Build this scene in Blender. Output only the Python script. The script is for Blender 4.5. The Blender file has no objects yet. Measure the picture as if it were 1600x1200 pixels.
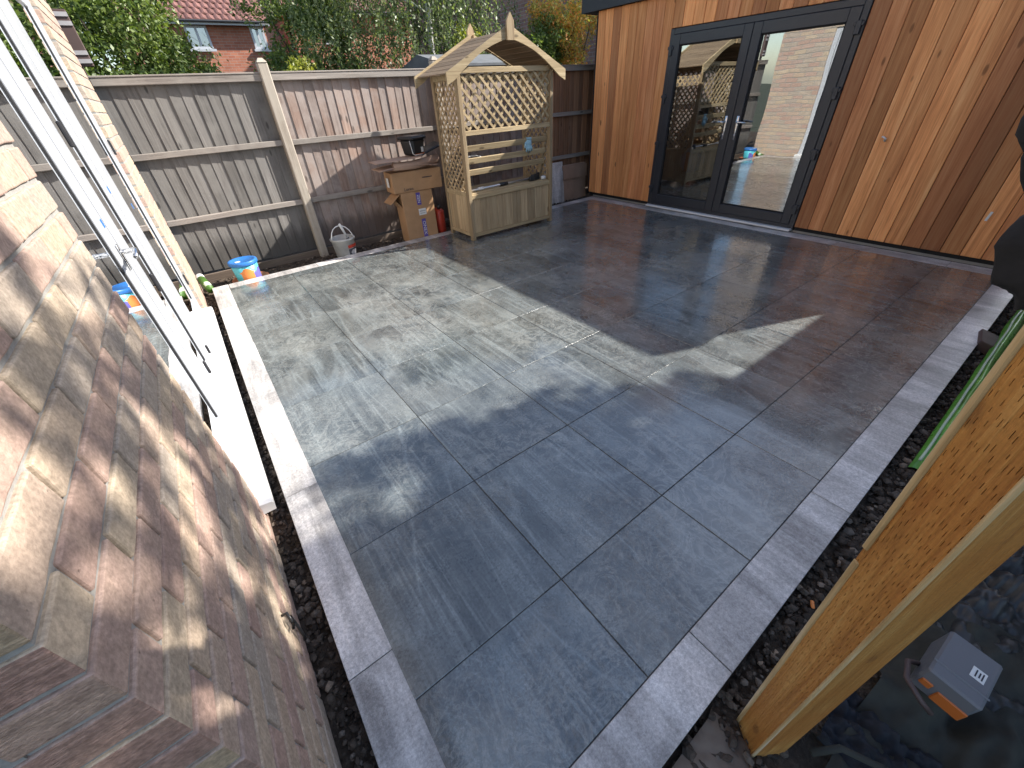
import bpy, math, random
import numpy as np
from mathutils import Vector, Matrix, noise as mnoise
random.seed(7); np.random.seed(7)
scene = bpy.context.scene
C = scene.collection

# ------------------------------------------------------------------ camera
cam_data = bpy.data.cameras.new("camera")
cam = bpy.data.objects.new("camera", cam_data); C.objects.link(cam)
cam.location = (0.057, -0.540, 1.461)
cam.rotation_euler = (math.radians(53.738), math.radians(2.922), math.radians(-37.019))
cam_data.sensor_width = 36.0; cam_data.lens = 13.934
cam_data.clip_start = 0.02; cam_data.clip_end = 500
scene.camera = cam

# ------------------------------------------------------------------ light
SUN = Vector((1.29, -0.50, 1.0)).normalized()
elev = math.asin(SUN.z); azim = math.atan2(SUN.x, SUN.y)
world = bpy.data.worlds.new("World"); scene.world = world; world.use_nodes = True
wn = world.node_tree.nodes; wl = world.node_tree.links
sky = wn.new('ShaderNodeTexSky'); sky.sky_type = 'NISHITA'; sky.sun_disc = False
sky.sun_elevation = elev; sky.sun_rotation = azim
sky.air_density = 1.0; sky.dust_density = 1.0; sky.ozone_density = 1.0
wn['Background'].inputs['Strength'].default_value = 0.13
wl.new(sky.outputs[0], wn['Background'].inputs['Color'])
sd = bpy.data.lights.new("sun", 'SUN'); sd.energy = 5.0; sd.angle = math.radians(0.53); sd.color = (1.0, 0.945, 0.87)
so = bpy.data.objects.new("sun", sd); C.objects.link(so)
so.rotation_euler = SUN.to_track_quat('Z', 'Y').to_euler(); so.location = (8, -6, 8)
scene.view_settings.view_transform = 'Standard'; scene.view_settings.look = 'None'
scene.view_settings.gamma = 1.0; scene.view_settings.use_curve_mapping = False
scene.view_settings.exposure = 1.1

# ------------------------------------------------------------------ node helpers
class N:
    def __init__(s, name):
        s.m = bpy.data.materials.new(name); s.m.use_nodes = True
        s.t = s.m.node_tree; s.b = s.t.nodes['Principled BSDF']
    def n(s, typ, **kw):
        x = s.t.nodes.new(typ)
        for k, v in kw.items(): setattr(x, k, v)
        return x
    def l(s, a, b): s.t.links.new(a, b)
    def put(s, sock, v):
        if hasattr(v, 'is_linked') or hasattr(v, 'links'): s.l(v, sock)
        elif isinstance(v, (tuple, list)) and len(v) == 3 and sock.type == 'RGBA': sock.default_value = (*v, 1)
        else: sock.default_value = v
    def math(s, op, a, b=0.0, c=0.0):
        x = s.n('ShaderNodeMath', operation=op); s.put(x.inputs[0], a); s.put(x.inputs[1], b); s.put(x.inputs[2], c); return x.outputs[0]
    def mix(s, f, a, b, mode='MIX'):
        x = s.n('ShaderNodeMix', data_type='RGBA', blend_type=mode)
        s.put(x.inputs[0], f); s.put(x.inputs[6], a); s.put(x.inputs[7], b); return x.outputs[2]
    def ramp(s, f, stops, interp='LINEAR'):
        x = s.n('ShaderNodeValToRGB'); x.color_ramp.interpolation = interp; e = x.color_ramp.elements
        while len(e) < len(stops): e.new(0.5)
        for i, (p, c) in enumerate(stops):
            e[i].position = p; e[i].color = (*c, 1) if isinstance(c, (tuple, list)) else (c, c, c, 1)
        s.l(f, x.inputs[0]); return x.outputs[0]
    def noise(s, vec, scale, detail=4, rough=.55, dist=0.0, dim='3D'):
        x = s.n('ShaderNodeTexNoise', noise_dimensions=dim)
        x.inputs['Scale'].default_value = scale; x.inputs['Detail'].default_value = detail
        x.inputs['Roughness'].default_value = rough; x.inputs['Distortion'].default_value = dist
        if vec is not None: s.l(vec, x.inputs['Vector'])
        return x.outputs[0]
    def obj(s): return s.n('ShaderNodeTexCoord').outputs['Object']
    def pos(s): return s.n('ShaderNodeNewGeometry').outputs['Position']
    def island(s): return s.n('ShaderNodeNewGeometry').outputs['Random Per Island']
    def rnd(s): return s.n('ShaderNodeObjectInfo').outputs['Random']
    def mapping(s, vec, scale=(1, 1, 1), rot=(0, 0, 0), loc=(0, 0, 0)):
        x = s.n('ShaderNodeMapping'); s.l(vec, x.inputs[0])
        s.put(x.inputs['Location'], loc); s.put(x.inputs['Rotation'], rot); s.put(x.inputs['Scale'], scale); return x.outputs[0]
    def off(s, vec, r, k=37.0):
        c = s.n('ShaderNodeCombineXYZ')
        s.l(s.math('MULTIPLY', r, k), c.inputs[0]); s.l(s.math('MULTIPLY', r, k*1.7), c.inputs[1]); s.l(s.math('MULTIPLY', r, k*0.6), c.inputs[2])
        a = s.n('ShaderNodeVectorMath', operation='ADD'); s.l(vec, a.inputs[0]); s.l(c.outputs[0], a.inputs[1]); return a.outputs[0]
    def bump(s, h, strength=.3, dist=.01, normal=None):
        x = s.n('ShaderNodeBump'); x.inputs['Strength'].default_value = strength; x.inputs['Distance'].default_value = dist
        s.l(h, x.inputs['Height'])
        if normal is not None: s.l(normal, x.inputs['Normal'])
        return x.outputs[0]
    def done(s, col, rough=.7, normal=None, metal=0.0, spec=.5, **kw):
        s.put(s.b.inputs['Base Color'], col); s.put(s.b.inputs['Roughness'], rough); s.b.inputs['Metallic'].default_value = metal
        s.put(s.b.inputs['Specular IOR Level'], spec)
        if normal is not None: s.l(normal, s.b.inputs['Normal'])
        for k, v in kw.items(): s.put(s.b.inputs[k], v)
        return s.m

def plain(name, col, rough=.6, metal=0.0, var=.12, bumpy=.0, bs=60, spec=.5):
    s = N(name); p = s.obj()
    n1 = s.noise(p, 9, 5); f = s.math('MULTIPLY_ADD', s.math('SUBTRACT', n1, .5), var*4, 1.0)
    c = s.mix(1.0, col, f, 'MULTIPLY')
    n2 = s.noise(p, 40, 4)
    r = s.math('MULTIPLY_ADD', s.math('SUBTRACT', n2, .5), .25, rough)
    nb = s.bump(s.noise(p, bs, 5), bumpy, .004) if bumpy else None
    return s.done(c, r, nb, metal, spec)

def wood(name, axis, dark, mid, light, rough=.75, tint=.35, knots=True, grain=1.0, weather=None, hue=None, bstr=.35, pr=None, spec=.3, stain=False):
    """axis: long axis of the piece (0 x, 1 y, 2 z) in object space; random look per object or per island"""
    s = N(name); o = s.obj(); r = s.rnd() if pr is None else s.island()
    v = s.off(o, r)
    sc = [26*grain, 26*grain, 26*grain]; sc[axis] = 1.3*grain
    sc2 = [150*grain]*3; sc2[axis] = 5*grain
    sc3 = [6, 6, 6]; sc3[axis] = .9
    n1 = s.noise(s.mapping(v, tuple(sc)), 1, 6, .6, .6)
    n2 = s.noise(s.mapping(v, tuple(sc2)), 1, 3, .6)
    n3 = s.noise(s.mapping(v, tuple(sc3)), 1, 3, .5)
    f = s.math('ADD', s.math('MULTIPLY', n1, .6), s.math('MULTIPLY', n2, .4))
    c = s.ramp(f, [(.32, dark), (.5, mid), (.68, light)])
    tone = s.math('MULTIPLY_ADD', s.math('SUBTRACT', r, .5), tint*2, 1.0)
    c = s.mix(1.0, c, tone, 'MULTIPLY')
    c = s.mix(s.math('MULTIPLY', s.ramp(n3, [(.4, 0.0), (.7, 1.0)]), .45), c, s.mix(.5, dark, mid), 'MIX')
    if hue is not None:   # second species colour for some boards
        h = s.ramp(s.math('FRACT', s.math('MULTIPLY', r, 7.31)), [(.0, 0.0), (.45, 0.0), (.55, .75), (1.0, 1.0)])
        c = s.mix(s.math('MULTIPLY', h, .8), c, s.mix(1.0, c, hue, 'MULTIPLY'))
    if weather is not None:
        w = s.noise(s.mapping(v, (3, 3, 3)), 1, 6, .65)
        c = s.mix(s.ramp(w, [(.42, 0.0), (.62, .8)]), c, weather)
    if knots:
        ks = [9, 9, 9]; ks[axis] = 3.2
        vo = s.n('ShaderNodeTexVoronoi'); s.l(s.mapping(v, tuple(ks)), vo.inputs['Vector']); vo.inputs['Scale'].default_value = .8
        k = s.ramp(vo.outputs['Distance'], [(.0, 1.0), (.07, .9), (.11, 0.0)])
        c = s.mix(s.math('MULTIPLY', k, .75), c, tuple(x*.35 for x in dark))
    if stain:
        sz = s.n('ShaderNodeSeparateXYZ'); s.l(s.pos(), sz.inputs[0])
        hh = s.math('ADD', sz.outputs[2], s.math('MULTIPLY', s.noise(s.mapping(v, (9, 9, 2)), 1, 5, .65), -.42))
        c = s.mix(s.ramp(hh, [(0.0, .8), (.06, .55), (.14, 0.0)]), c, tuple(x*.35 for x in mid))
    hgt = s.math('ADD', n2, s.math('MULTIPLY', n1, .6))
    return s.done(c, s.math('MULTIPLY_ADD', n2, .2, rough-.1), s.bump(hgt, bstr, .004), 0, spec)

MAT = {}
MAT['arbor_z'] = wood('pressure treated pine upright', 2, (.24,.165,.095), (.42,.31,.18), (.58,.47,.30), tint=.32)
MAT['arbor_x'] = wood('pressure treated pine cross', 0, (.23,.165,.09), (.40,.305,.175), (.55,.445,.275), tint=.2)
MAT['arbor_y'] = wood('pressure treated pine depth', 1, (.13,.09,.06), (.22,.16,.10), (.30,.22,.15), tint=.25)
MAT['fence_z'] = wood('weathered fence board', 2, (.14,.106,.09), (.255,.20,.174), (.36,.30,.265), tint=.3, weather=(.33,.285,.26), hue=(1.06,.90,.80), stain=True)
MAT['fence_z_red'] = wood('brown fence board', 2, (.20,.095,.05), (.36,.19,.105), (.48,.28,.17), tint=.4, hue=(.62,.64,.72))
MAT['fence_z_grey'] = wood('greyer fence board', 2, (.085,.079,.073), (.155,.146,.136), (.225,.215,.203), tint=.25, weather=(.18,.172,.16), stain=True)
MAT['fence_x'] = wood('weathered fence rail', 0, (.14,.12,.105), (.26,.23,.205), (.37,.33,.295), tint=.2, weather=(.29,.265,.235))
MAT['fence_rot'] = wood('damp dark gravel board', 0, (.06,.045,.035), (.12,.092,.072), (.20,.155,.12), tint=.2)
MAT['fence_post'] = wood('weathered fence post', 2, (.21,.175,.14), (.36,.315,.26), (.50,.45,.38), tint=.15, weather=(.40,.36,.30))
MAT['cedar'] = wood('red cedar cladding', 2, (.42,.150,.052), (.70,.30,.11), (.85,.46,.20), tint=.5, hue=(.60,.55,.62), grain=.9, rough=.6, bstr=.15)
MAT['timber'] = wood('fresh treated timber', 2, (.20,.10,.025), (.36,.20,.06), (.47,.29,.10), tint=.05, bstr=.4)
MAT['anthracite'] = plain('anthracite frame', (.030,.033,.040), .38, var=.05)
MAT['anthr_trim'] = plain('anthracite fascia', (.035,.038,.045), .55, var=.08)
MAT['black_gap'] = plain('black membrane', (.012,.012,.013), .8)
_s = N('white upvc'); MAT['upvc'] = _s.done((.46,.48,.51), .25)
_s = N('white sill'); MAT['upvc_sill'] = _s.done((.66,.66,.66), .35)
MAT['gasket'] = plain('black gasket', (.03,.03,.032), .6)
MAT['chrome'] = plain('brushed chrome', (.62,.62,.62), .22, 1.0, var=.02)
MAT['alu'] = plain('aluminium threshold', (.62,.63,.65), .35, .8, var=.05)
MAT['black_plastic'] = plain('black plastic', (.018,.019,.021), .4, var=.2)
MAT['white_plastic'] = plain('dirty white plastic', (.36,.36,.345), .5, var=.3)
MAT['blue_plastic'] = plain('blue plastic', (.03,.16,.47), .35, var=.1)
MAT['cyan_print'] = plain('cyan printed plastic', (.09,.48,.58), .4, var=.1)
MAT['orange_print'] = plain('orange print', (.72,.24,.06), .5, var=.1)
MAT['purple_print'] = plain('violet print', (.13,.12,.42), .45)
MAT['terracotta'] = plain('terracotta', (.45,.15,.07), .7, var=.15, bumpy=.2)
MAT['cardboard'] = plain('brown cardboard', (.40,.235,.12), .85, var=.12, bumpy=.12, bs=12)
MAT['cardboard_dull'] = plain('dull cardboard', (.33,.215,.15), .85, var=.15, bumpy=.15, bs=12)
MAT['kraft'] = plain('pinkish kraft sheet', (.40,.27,.20), .85, var=.12, bumpy=.15, bs=9)
MAT['label_white'] = plain('white label', (.72,.72,.70), .5, var=.05)
MAT['label_ink'] = plain('dark ink', (.04,.04,.05), .6)
MAT['tape_print'] = plain('violet tape print', (.10,.07,.32), .5)
MAT['red_plastic'] = plain('red plastic', (.42,.04,.02), .45)
MAT['glove'] = plain('pale blue glove', (.32,.52,.60), .7, bumpy=.3)
MAT['green_plastic'] = plain('green plastic', (.13,.36,.05), .3, var=.35, bumpy=.6, bs=14)
MAT['pale_edge'] = plain('pale folded edge', (.50,.60,.45), .4)
MAT['grey_case'] = plain('grey plastic case', (.15,.155,.17), .45, var=.05, bumpy=.1, bs=200)
MAT['orange_case'] = plain('orange plastic', (.55,.15,.03), .4)
MAT['cloth_dark'] = plain('dark olive cloth', (.035,.035,.028), .9, var=.3, bumpy=.5, bs=35)
MAT['cloth_black'] = plain('black cloth', (.012,.012,.013), .9, var=.3, bumpy=.5, bs=30)
MAT['cloth_blue'] = plain('navy cloth', (.012,.014,.020), .8, var=.3, bumpy=.4)
MAT['film'] = plain('black polythene', (.030,.030,.030), .42, var=.3, bumpy=.8, bs=24)
MAT['roof_plum'] = None
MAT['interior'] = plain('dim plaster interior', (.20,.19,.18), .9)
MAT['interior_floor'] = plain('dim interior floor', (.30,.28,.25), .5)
MAT['inner_dark'] = plain('dark cabinet', (.03,.03,.035), .5)
MAT['grout'] = plain('dark grout', (.055,.057,.06), .85, var=.3, bumpy=.2, bs=90)
MAT['bark_white'] = plain('birch bark', (.55,.54,.50), .8, var=.35, bumpy=.4, bs=20)
MAT['bark'] = plain('brown bark', (.10,.075,.05), .9, var=.3, bumpy=.6, bs=25)
MAT['felt'] = plain('grey roofing felt', (.13,.14,.15), .85, var=.2, bumpy=.3)
MAT['metal_dark'] = plain('dark metal', (.05,.05,.055), .4, .6)
MAT['concrete'] = plain('spilled mortar', (.17,.135,.105), .9, var=.25, bumpy=.5, bs=30)
MAT['smallbrown'] = plain('brown stained panel', (.085,.055,.05), .6, var=.1)
MAT['palegrey'] = plain('pale grey paint', (.38,.37,.38), .6, var=.2)

def glass(name, tint=(.9,.94,.93), k=2.2, add=.04):
    s = N(name); t = s.t
    for x in list(t.nodes): t.nodes.remove(x)
    out = s.n('ShaderNodeOutputMaterial'); tr = s.n('ShaderNodeBsdfTransparent'); tr.inputs[0].default_value = (*tint, 1)
    g = s.n('ShaderNodeBsdfGlossy'); g.inputs['Roughness'].default_value = 0.004; g.inputs['Color'].default_value = (.96,.98,1,1)
    bp = s.bump(s.noise(s.mapping(s.pos(), (2.2, 2.2, 2.2)), 1, 1), .05, .02); s.l(bp, g.inputs['Normal'])
    f = s.n('ShaderNodeFresnel'); f.inputs[0].default_value = 1.5
    m = s.math('MULTIPLY_ADD', f.outputs[0], k, add); m = s.math('MINIMUM', m, 1.0)
    mx = s.n('ShaderNodeMixShader'); s.l(m, mx.inputs[0]); s.l(tr.outputs[0], mx.inputs[1]); s.l(g.outputs[0], mx.inputs[2])
    s.l(mx.outputs[0], out.inputs[0]); return s.m
MAT['glass'] = glass('door glass', (.62,.66,.66), 3.2, .16)
MAT['glass_house'] = glass('patio door glass', (.80,.83,.83), 2.2, .06)
MAT['glass_far'] = glass('far window glass', (.3,.35,.4), 2.5, .2)

def tile_mat(name, base, edge=False):
    s = N(name); o = s.obj(); r = s.rnd(); v = s.off(o, r, 23.0)
    ang = s.math('MULTIPLY_ADD', s.math('FRACT', s.math('MULTIPLY', r, 5.77)), .5, .25 if not edge else .1)
    flip = s.math('MULTIPLY', s.math('ROUND', s.math('FRACT', s.math('MULTIPLY', r, 11.3))), 1.25)
    rot = s.n('ShaderNodeCombineXYZ'); s.l(s.math('SUBTRACT', ang, flip), rot.inputs[2])
    st = s.mapping(v, (9, .9, 1), rot.outputs[0]) ; st2 = s.mapping(v, (34, 2.4, 1), rot.outputs[0])
    n1 = s.noise(st, 1, 6, .6, .5); n2 = s.noise(st2, 1, 5, .65, .8)
    n3 = s.noise(v, 3.2, 7, .62, .7); n4 = s.noise(v, 95, 4, .7); n5 = s.noise(v, 260, 2, .6)
    p = s.pos()
    d = tuple(x*.62 for x in base); l = tuple(min(1, x*1.45) for x in base)
    f = s.math('ADD', s.math('MULTIPLY', n1, .55), s.math('MULTIPLY', n3, .45))
    c = s.ramp(f, [(.36, tuple(x*.8 for x in d)), (.5, base), (.63, tuple(x*1.12 for x in l))])
    # fine veins
    vein = s.math('ABSOLUTE', s.math('SUBTRACT', n2, .5))
    vm = s.ramp(vein, [(.0, 1.0), (.02, .5), (.05, 0.0)])
    vm = s.math('MULTIPLY', vm, s.ramp(n3, [(.48, 0.0), (.62, 1.0)]))
    c = s.mix(s.math('MULTIPLY', vm, .35 if not edge else .15), c, tuple(min(1, x*2.1) for x in base))
    n6 = s.noise(s.mapping(v, (3.0, .55, 1), rot.outputs[0]), 1, 3, .5, .9)
    rib = s.ramp(s.math('ABSOLUTE', s.math('SUBTRACT', n6, .52)), [(.0, 1.0), (.010, .5), (.022, 0.0)])
    c = s.mix(s.math('MULTIPLY', rib, .5 if not edge else .12), c, tuple(min(1, x*2.4) for x in base))
    # fine parallel striations of the riven print
    n7 = s.noise(s.mapping(v, (70, 1.6, 1), rot.outputs[0]), 1, 4, .6, .25)
    n8 = s.noise(s.mapping(v, (5, 1.2, 1), rot.outputs[0]), 1, 3, .5, .6)
    k7 = s.math('MULTIPLY', s.ramp(n7, [(.50, 0.0), (.64, 1.0)]), s.ramp(n8, [(.44, 0.0), (.60, 1.0)]))
    c = s.mix(s.math('MULTIPLY', k7, .42 if not edge else .12), c, tuple(min(1, x*2.6) for x in base))
    k9 = s.math('MULTIPLY', s.ramp(n7, [(.36, 1.0), (.46, 0.0)]), s.ramp(n8, [(.44, 0.0), (.60, 1.0)]))
    c = s.mix(s.math('MULTIPLY', k9, .45 if not edge else .1), c, tuple(x*.5 for x in base))
    # speckle
    sp = s.math('MULTIPLY_ADD', s.math('SUBTRACT', n4, .5), 1.5, 1.0); c = s.mix(1.0, c, sp, 'MULTIPLY')
    sp = s.math('MULTIPLY_ADD', s.math('SUBTRACT', n5, .5), .7, 1.0); c = s.mix(1.0, c, sp, 'MULTIPLY')
    tone = s.math('MULTIPLY_ADD', s.math('SUBTRACT', r, .5), .22, 1.0); c = s.mix(1.0, c, tone, 'MULTIPLY')
    wet = s.noise(p, 1.35, 5, .6, .5)
    if not edge:
        # warm brownish and greenish drift between tiles
        c = s.mix(s.ramp(s.math('FRACT', s.math('MULTIPLY', r, 3.3)), [(0, 0.0), (1, .5)]), c, s.mix(1.0, c, (1.12, 1.0, .86), 'MULTIPLY'))
        # dried grout residue swirls left by cleaning
        sw = s.noise(p, 7.5, 8, .68, 1.6); sw2 = s.noise(p, 1.1, 3, .5)
        swm = s.math('MULTIPLY', s.ramp(s.math('ABSOLUTE', s.math('SUBTRACT', sw, .5)), [(0, 1.0), (.018, .45), (.055, 0.0)]), s.ramp(sw2, [(.40, 0.0), (.6, 1.0)]))
        c = s.mix(s.math('MULTIPLY', swm, .42), c, (.42, .43, .40))
        dry = s.math('MULTIPLY', s.ramp(s.noise(p, 2.3, 7, .65, .8), [(.45, 0.0), (.62, 1.0)]), s.ramp(s.noise(p, .35, 2, .5), [(.42, .15), (.56, 1.0)]))
        c = s.mix(s.math('MULTIPLY', dry, .34), c, (.36, .37, .34))
        wm = s.ramp(wet, [(.40, 0.0), (.56, 1.0)])
        wm2 = s.ramp(s.noise(p, 13.0, 8, .72, .6), [(.40, 0.0), (.56, 1.0)])
        w = s.math('MULTIPLY', wm, wm2)
        rough = s.math('MULTIPLY_ADD', w, -.17, .30)
        rough = s.math('MULTIPLY_ADD', s.math('SUBTRACT', n4, .5), .16, rough)
        c = s.mix(s.math('MULTIPLY', w, .22), c, s.mix(1.0, c, (.6, .6, .62), 'MULTIPLY'))
        hb = s.math('ADD', s.math('MULTIPLY', n3, .7), s.math('ADD', s.math('MULTIPLY', n2, .25), s.math('MULTIPLY', n4, .10)))
        b1 = s.bump(hb, .22, .008)
        rip = s.math('MULTIPLY', s.noise(p, 26, 5, .6, 2.2), s.ramp(s.noise(p, 1.7, 3, .5), [(.47, 0.05), (.60, 1.0)]))
        b2 = s.bump(rip, .50, .012, b1)
        return s.done(c, rough, b2, 0, .62, **{'Coat Weight': .8, 'Coat Roughness': .12, 'Coat IOR': 1.6})
    else:
        hb = s.math('ADD', s.noise(s.mapping(v, (14, 5, 1), rot.outputs[0]), 1, 8, .62, 1.2), s.math('MULTIPLY', n4, .12))
        b1 = s.bump(hb, .55, .012)
        return s.done(c, s.math('MULTIPLY_ADD', s.math('SUBTRACT', n4, .5), .2, .38), b1, 0, .55)
MAT['tile'] = tile_mat('dark slate porcelain', (.094,.110,.115))
MAT['edging'] = tile_mat('pale riven porcelain', (.45,.43,.415), True)

def brick_mat(name, cols, island=False, rough_face=False, dark=1.0):
    s = N(name); o = s.obj(); r = s.island() if island else s.rnd(); v = s.off(o, r, 11.0)
    stops = [(i/len(cols), tuple(x*dark for x in c)) for i, c in enumerate(cols)]
    c = s.ramp(r, stops, 'CONSTANT')
    n1 = s.noise(v, 11, 5, .6, .6); n2 = s.noise(v, 120, 4, .7); n3 = s.noise(v, 38, 4, .6)
    c = s.mix(s.math('MULTIPLY', s.ramp(n1, [(.42, 0.0), (.66, 1.0)]), .25), c, s.mix(.5, c, tuple(x*dark for x in (.50,.40,.27))))
    c = s.mix(1.0, c, s.math('MULTIPLY_ADD', s.math('SUBTRACT', n2, .5), 1.3, 1.0), 'MULTIPLY')
    c = s.mix(1.0, c, s.math('MULTIPLY_ADD', s.math('SUBTRACT', n3, .5), .8, 1.0), 'MULTIPLY')
    pit = s.n('ShaderNodeTexVoronoi'); s.l(v, pit.inputs['Vector']); pit.inputs['Scale'].default_value = 62
    pm = s.math('MULTIPLY', s.ramp(pit.outputs['Distance'], [(0, 1.0), (.10, .6), (.16, 0.0)]), s.ramp(n3, [(.52, 0.0), (.6, 1.0)]))
    c = s.mix(s.math('MULTIPLY', pm, .65), c, tuple(x*.22 for x in (.5,.4,.3)))
    h = s.math('ADD', s.math('MULTIPLY', n3, .5), s.math('SUBTRACT', s.math('MULTIPLY', n2, .35), s.math('MULTIPLY', pm, .5)))
    nb = s.bump(h, .6, .005)
    if rough_face:
        hr = s.noise(s.mapping(v, (30, 90, 190)), 1, 5, .65, 1.5)
        nb = s.bump(hr, .85, .008, nb)
    return s.done(c, .88, nb, 0, .2)
BUFF = [(0.437,0.332,0.248),(0.416,0.295,0.24),(0.45,0.362,0.269),(0.395,0.273,0.223),(0.429,0.328,0.257),(0.374,0.315,0.26),(0.416,0.299,0.245),(0.449,0.352,0.264),(0.388,0.288,0.242),(0.413,0.342,0.275)]
MAT['brick'] = brick_mat('buff multi brick', BUFF)
MAT['brick_stuff'] = brick_mat('buff multi brick run', BUFF, True)
MAT['brick_rust'] = brick_mat('dragfaced rusticated brick', [(.50,.34,.26),(.44,.27,.21),(.52,.39,.26),(.47,.29,.225),(.40,.26,.205)], False, True)
s = N('sand mortar'); o = s.pos(); n1 = s.noise(o, 60, 5, .7); n2 = s.noise(o, 5, 4)
MAT['mortar'] = s.done(s.mix(1.0, s.mix(n2, (.27,.265,.25), (.36,.35,.325)), s.math('MULTIPLY_ADD', s.math('SUBTRACT', n1, .5), .7, 1.0), 'MULTIPLY'), .95, s.bump(n1, .6, .004), 0, .1)

def soil_mat():
    s = N('damp dark soil'); p = s.pos(); n1 = s.noise(p, 14, 8, .7); n2 = s.noise(p, 90, 5, .7)
    c = s.ramp(n1, [(.35, (.035,.026,.019)), (.5, (.07,.052,.038)), (.68, (.14,.108,.08))])
    c = s.mix(1.0, c, s.math('MULTIPLY_ADD', s.math('SUBTRACT', n2, .5), 1.2, 1.0), 'MULTIPLY')
    return s.done(c, .85, s.bump(s.math('ADD', n1, s.math('MULTIPLY', n2, .3)), 1.0, .03), 0, .3)
MAT['soil'] = soil_mat()
s = N('soil clods and stones'); r = s.island(); p = s.pos()
c = s.ramp(r, [(0, (.03,.023,.017)), (.45, (.065,.049,.037)), (.8, (.11,.086,.066)), (.96, (.17,.145,.12)), (1, (.28,.21,.15))])
MAT['clods'] = s.done(s.mix(1.0, c, s.math('MULTIPLY_ADD', s.math('SUBTRACT', s.noise(p, 120, 4), .5), 1.2, 1.0), 'MULTIPLY'), .8, s.bump(s.noise(p, 150, 4), .6, .003), 0, .3)
s = N('ground beyond'); p = s.pos(); MAT['ground'] = s.done(s.ramp(s.noise(p, 1.5, 8, .7), [(.35, (.03,.035,.018)), (.65, (.07,.075,.04))]), .95, s.bump(s.noise(p, 20, 6), .6, .03))

def leaf_mat(name, cols, trans=.35, rough=.45, spec=.45):
    s = N(name); t = s.t; r = s.island()
    c = s.ramp(r, [(i/(max(1, len(cols)-1)), k) for i, k in enumerate(cols)])
    big = s.noise(s.pos(), 1.6, 3); c = s.mix(1.0, c, s.math('MULTIPLY_ADD', s.math('SUBTRACT', big, .5), 1.0, 1.0), 'MULTIPLY')
    s.done(c, rough, None, 0, spec)
    out = [x for x in t.nodes if x.type == 'OUTPUT_MATERIAL'][0]
    tl = s.n('ShaderNodeBsdfTranslucent'); s.l(s.mix(1.0, c, (1.25, 1.3, .6), 'MULTIPLY'), tl.inputs[0])
    mx = s.n('ShaderNodeMixShader'); mx.inputs[0].default_value = trans
    s.l(s.b.outputs[0], mx.inputs[1]); s.l(tl.outputs[0], mx.inputs[2]); s.l(mx.outputs[0], out.inputs[0]); return s.m
MAT['leaf_a'] = leaf_mat('laurel leaves', [(.07,.11,.03), (.13,.19,.05), (.24,.30,.09)])
MAT['leaf_b'] = leaf_mat('birch leaves', [(.08,.12,.05), (.14,.19,.08), (.27,.31,.16)])
MAT['leaf_y'] = leaf_mat('yellow green leaves', [(.16,.20,.03), (.28,.31,.05), (.38,.37,.07)])
MAT['leaf_o'] = leaf_mat('autumn leaves', [(.22,.30,.07), (.60,.50,.12), (.80,.48,.13), (.66,.24,.08)])
MAT['leaf_p'] = leaf_mat('grassy leaves', [(.07,.16,.03), (.12,.26,.05)])

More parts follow.
